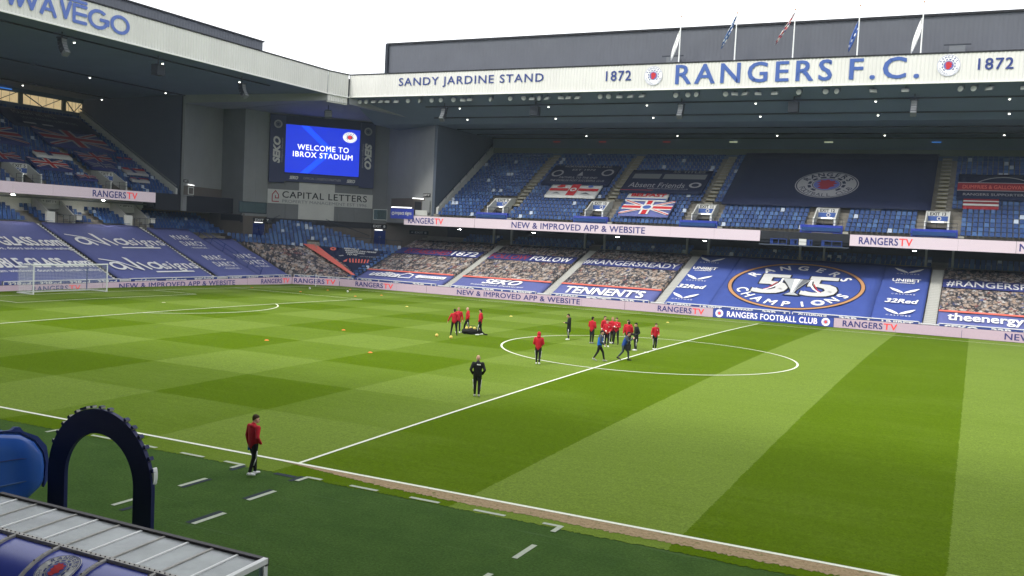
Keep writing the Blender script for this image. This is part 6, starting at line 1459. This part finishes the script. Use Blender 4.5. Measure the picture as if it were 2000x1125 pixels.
# ---- dugouts
def dugout(name, label, x0, x1, yf, zt, shellm, glassroof, crest):
    t = thing(name, label, 'dugout', ((x0+x1)/2, yf-1.2, 0))
    # shell profile (y,z): front glass edge -> roof back -> curved down to the ground behind
    yb = yf-1.2; zb2 = zt-.06; prof = []
    for i in range(13):
        a = R(90+90*i/12); prof.append((yb+1.25*math.cos(a)*1.0, zb2-1.5+1.5*math.sin(a)))
    prof = prof+[(yb-1.25, 0)]
    n = 6; st = (x1-x0)/n
    b = MB()
    for k in range(n):
        p, q = x0+st*k, x0+st*(k+1); vs = [(p, *c_) for c_ in prof]+[(q, *c_) for c_ in prof]; m_ = len(prof); b = MB(); b.raw(vs, [(i, i+1, m_+i+1, m_+i) for i in range(m_-1)], shellm); b.build('shell_panel', t, smooth=True)
    for k in range(n+1):
        p = x0+st*k; b = MB(); b.tube([(p, c_[0], c_[1]+.02) for c_ in prof], .035, M['grime'], 6); rb = b.build('rib', t)
        b = MB()
        for c_ in prof[1::2]: b.ball((p, c_[0]+.0, c_[1]+.055), .016, M['darktrim'], 6, 4)
        tag(b.build('bolts', rb), kind='stuff')
    # glazed roof strip
    for k in range(n*2):
        p, q = x0+st*k/2, x0+st*(k+1)/2; b = MB(); b.box((p+.02, yf-1.2, 0), (q-.02, yf-.03, .012), M['poly'], lambda X, Y, Z: (X, Y, zt+Z-.06*(yf-Y)/1.2)); b.build('roof_pane', t)
        b = MB(); b.box((p-.022, yf-1.2, -.015), (p+.022, yf-.02, .03), M['bar'] if k % 2 else M['grime'], lambda X, Y, Z: (X, Y, zt+Z-.06*(yf-Y)/1.2)); gb_ = b.build('glazing_bar', t)
    b = MB(); b.box((x0, yf-.06, -.07), (x1+.03, yf+.03, .05), M['darktrim'], lambda X, Y, Z: (X, Y, zt+Z)); b.build('front_gutter', t)
    b = MB(); b.box((x0, yf-1.24, -.03), (x1+.03, yf-1.15, .05), M['grime'], lambda X, Y, Z: (X, Y, zt-.06+Z)); rr = b.build('ridge_rail', t)
    b = MB(); 
    for k in range(60): b.ball((x0+(x1-x0)*(k+.5)/60, yf-1.2, zt-.005), .013, M['darktrim'], 6, 4)
    tag(b.build('rivets', rr), kind='stuff')
    b = MB(); b.box((x1-.05, yf-1.22, -.03), (x1+.04, yf, .055), M['bar'], lambda X, Y, Z: (X, Y, zt+Z-.06*(yf-Y)/1.2)); b.box((x1-.06, yf-.08, -zt), (x1+.03, yf+.01, 0), M['bar'], lambda X, Y, Z: (X, Y, zt+Z)); b.build('end_frame', t)
    b = MB(); b.poly([(x1, yf-.05, .2), (x1, yf-.05, zt-.03), (x1, yf-1.2, zt-.1), (x1, yf-2.3, .9), (x1, yf-2.3, .2)], M['glass']); b.build('end_pane', t)
    b = MB(); b.box((x0+.2, yf-1.7, .35), (x1-.2, yf-1.2, .5), M['seat']); b.box((x0+.2, yf-1.75, .5), (x1-.2, yf-1.65, 1.0), M['seat']); b.build('bench', t)
    if crest:
        d = Decal(); xcr, s0 = crest; 
        def fnc(a, q, h):
            L_ = q; acc = 0
            for p, r_ in zip(prof, prof[1:]):
                sl_ = math.dist(p, r_)
                if acc+sl_ >= L_ or r_ is prof[-1]:
                    f_ = (L_-acc)/sl_; dy, dz = (r_[0]-p[0])/sl_, (r_[1]-p[1])/sl_; return (a, p[0]+(r_[0]-p[0])*f_+dz*-h*-1*0-abs(dz)*h, p[1]+(r_[1]-p[1])*f_+abs(dy)*h)
                acc += sl_
        d.crest(xcr, -s0, .36, 1, 1, 'offwhite', 'navyletter', 'red'); d.b.v = [(p[0], -p[1], p[2]) for p in d.b.v]; d.build('crest', fnc, t, .02)
    return t
dugout('dugout', 'blue dugout with glazed roof strip and round crest at the bottom left', 2.3, 8.6, -45.5, 2.05, M['dugblue'], True, (5.98, .50))
# barrel-shaped blue shelter left of the arch
t = thing('dugout', 'rounded bright blue shelter cut by the left edge beside the arch', 'dugout', (-6, -42, 0)); x0_, x1_ = -10.0, -1.9
prof = [(-43.9, .4), (-43.9, 1.6), (-43.4, 2.06), (-42.6, 2.14), (-42.05, 2.03), (-41.65, 1.78), (-41.42, 1.45), (-41.36, 1.15), (-41.38, .78), (-41.5, .62), (-41.95, .33)]
st = (x1_-x0_)/8
for k in range(8):
    b = MB(); m_ = len(prof); p, q = x0_+st*k, x0_+st*(k+1); vs = [(p, *c_) for c_ in prof]+[(q, *c_) for c_ in prof]; b.raw(vs, [(i, i+1, m_+i+1, m_+i) for i in range(m_-1)], M['dugblue2']); b.build('shell_panel', t, smooth=True)
    b = MB(); b.tube([(q-.02 if k == 7 else q, c_[0], c_[1]+.01) for c_ in prof], .03, M['blueletter'], 6); b.build('rib', t)
b = MB(); cyy, czz = -42.6, 1.2; b.rings([[(x1_+dx, cyy+(c_[0]-cyy)*sc, czz+(c_[1]-czz)*sc) for c_ in prof] for dx, sc in ((-.01, 1), (.05, .96), (.09, .86), (.10, .5), (.10, .2))], M['dugblue2']); ep = b.build('end_panel', t, smooth=True)
b = MB(); b.tube([(x1_+.02, -42.75, 2.12), (x1_+.10, -42.7, 1.85), (x1_+.115, -42.65, 1.4), (x1_+.115, -42.65, .9), (x1_+.08, -42.7, .45)], .022, M['seat2'], 6); b.tube([(x1_+.02, -41.4, .85), (x1_+.11, -42.2, .88), (x1_+.11, -43, .9), (x1_+.02, -43.8, .92)], .022, M['seat2'], 6); b.tube([(x1_+.02, -41.4, 1.3), (x1_+.11, -42.1, 1.45), (x1_+.11, -43, 1.5), (x1_+.02, -43.8, 1.5)], .012, M['navyletter'], 6); b.build('end_rib', ep)
trim = [(-43.4, 2.08), (-43.4, 2.13), (-42.6, 2.17), (-42.3, 2.16), (-42.2, 2.22), (-42.08, 2.2), (-41.98, 2.08), (-41.6, 1.9), (-41.35, 1.62), (-41.27, 1.2), (-41.28, .8), (-41.4, .6), (-41.36, 1.2), (-41.44, 1.5), (-41.67, 1.82), (-42.05, 2.07), (-42.6, 2.18)]
b = MB(); b.extr(trim, x1_-.04, x1_+.05, M['navyletter'], lambda w, p, q: (w, p, q)); b.build('end_trim', t)
b = MB(); b.bar((x0_, -41.36, 1.15), (x1_, -41.36, 1.15), .02, M['blueletter']); b.bar((x0_, -41.38, .78), (x1_, -41.38, .78), .03, M['seat2']); b.build('seam', t)
b = MB()
for x in (x1_-.2, x1_-3, x1_-6): b.bar((x, -43.5, 0), (x, -43.5, 1.0), .05, M['rail']); b.bar((x, -42.1, 0), (x, -42.1, .45), .05, M['rail'])
b.build('leg', t)
# ---- thin bluish haze volume, added to lift the dark shadows in the stands
b = MB(); b.box((-150, -120, -1.4), (150, 120, 36), M['net']); hz_ = tag(b.build('haze'), 'faint bluish haze volume added to lift the shadows in the stands', 'haze', kind='stuff')
hm = bpy.data.materials.new('thin_haze'); hm.use_nodes = True; ht_ = hm.node_tree
for n_ in list(ht_.nodes):
    if n_.type == 'BSDF_PRINCIPLED': ht_.nodes.remove(n_)
pv = ht_.nodes.new('ShaderNodeVolumePrincipled'); pv.inputs['Density'].default_value = .00028; pv.inputs['Color'].default_value = (.72, .84, 1, 1)
ht_.links.new(pv.outputs[0], [n_ for n_ in ht_.nodes if n_.type == 'OUTPUT_MATERIAL'][0].inputs['Volume'])
hz_.data.materials.clear(); hz_.data.materials.append(hm)
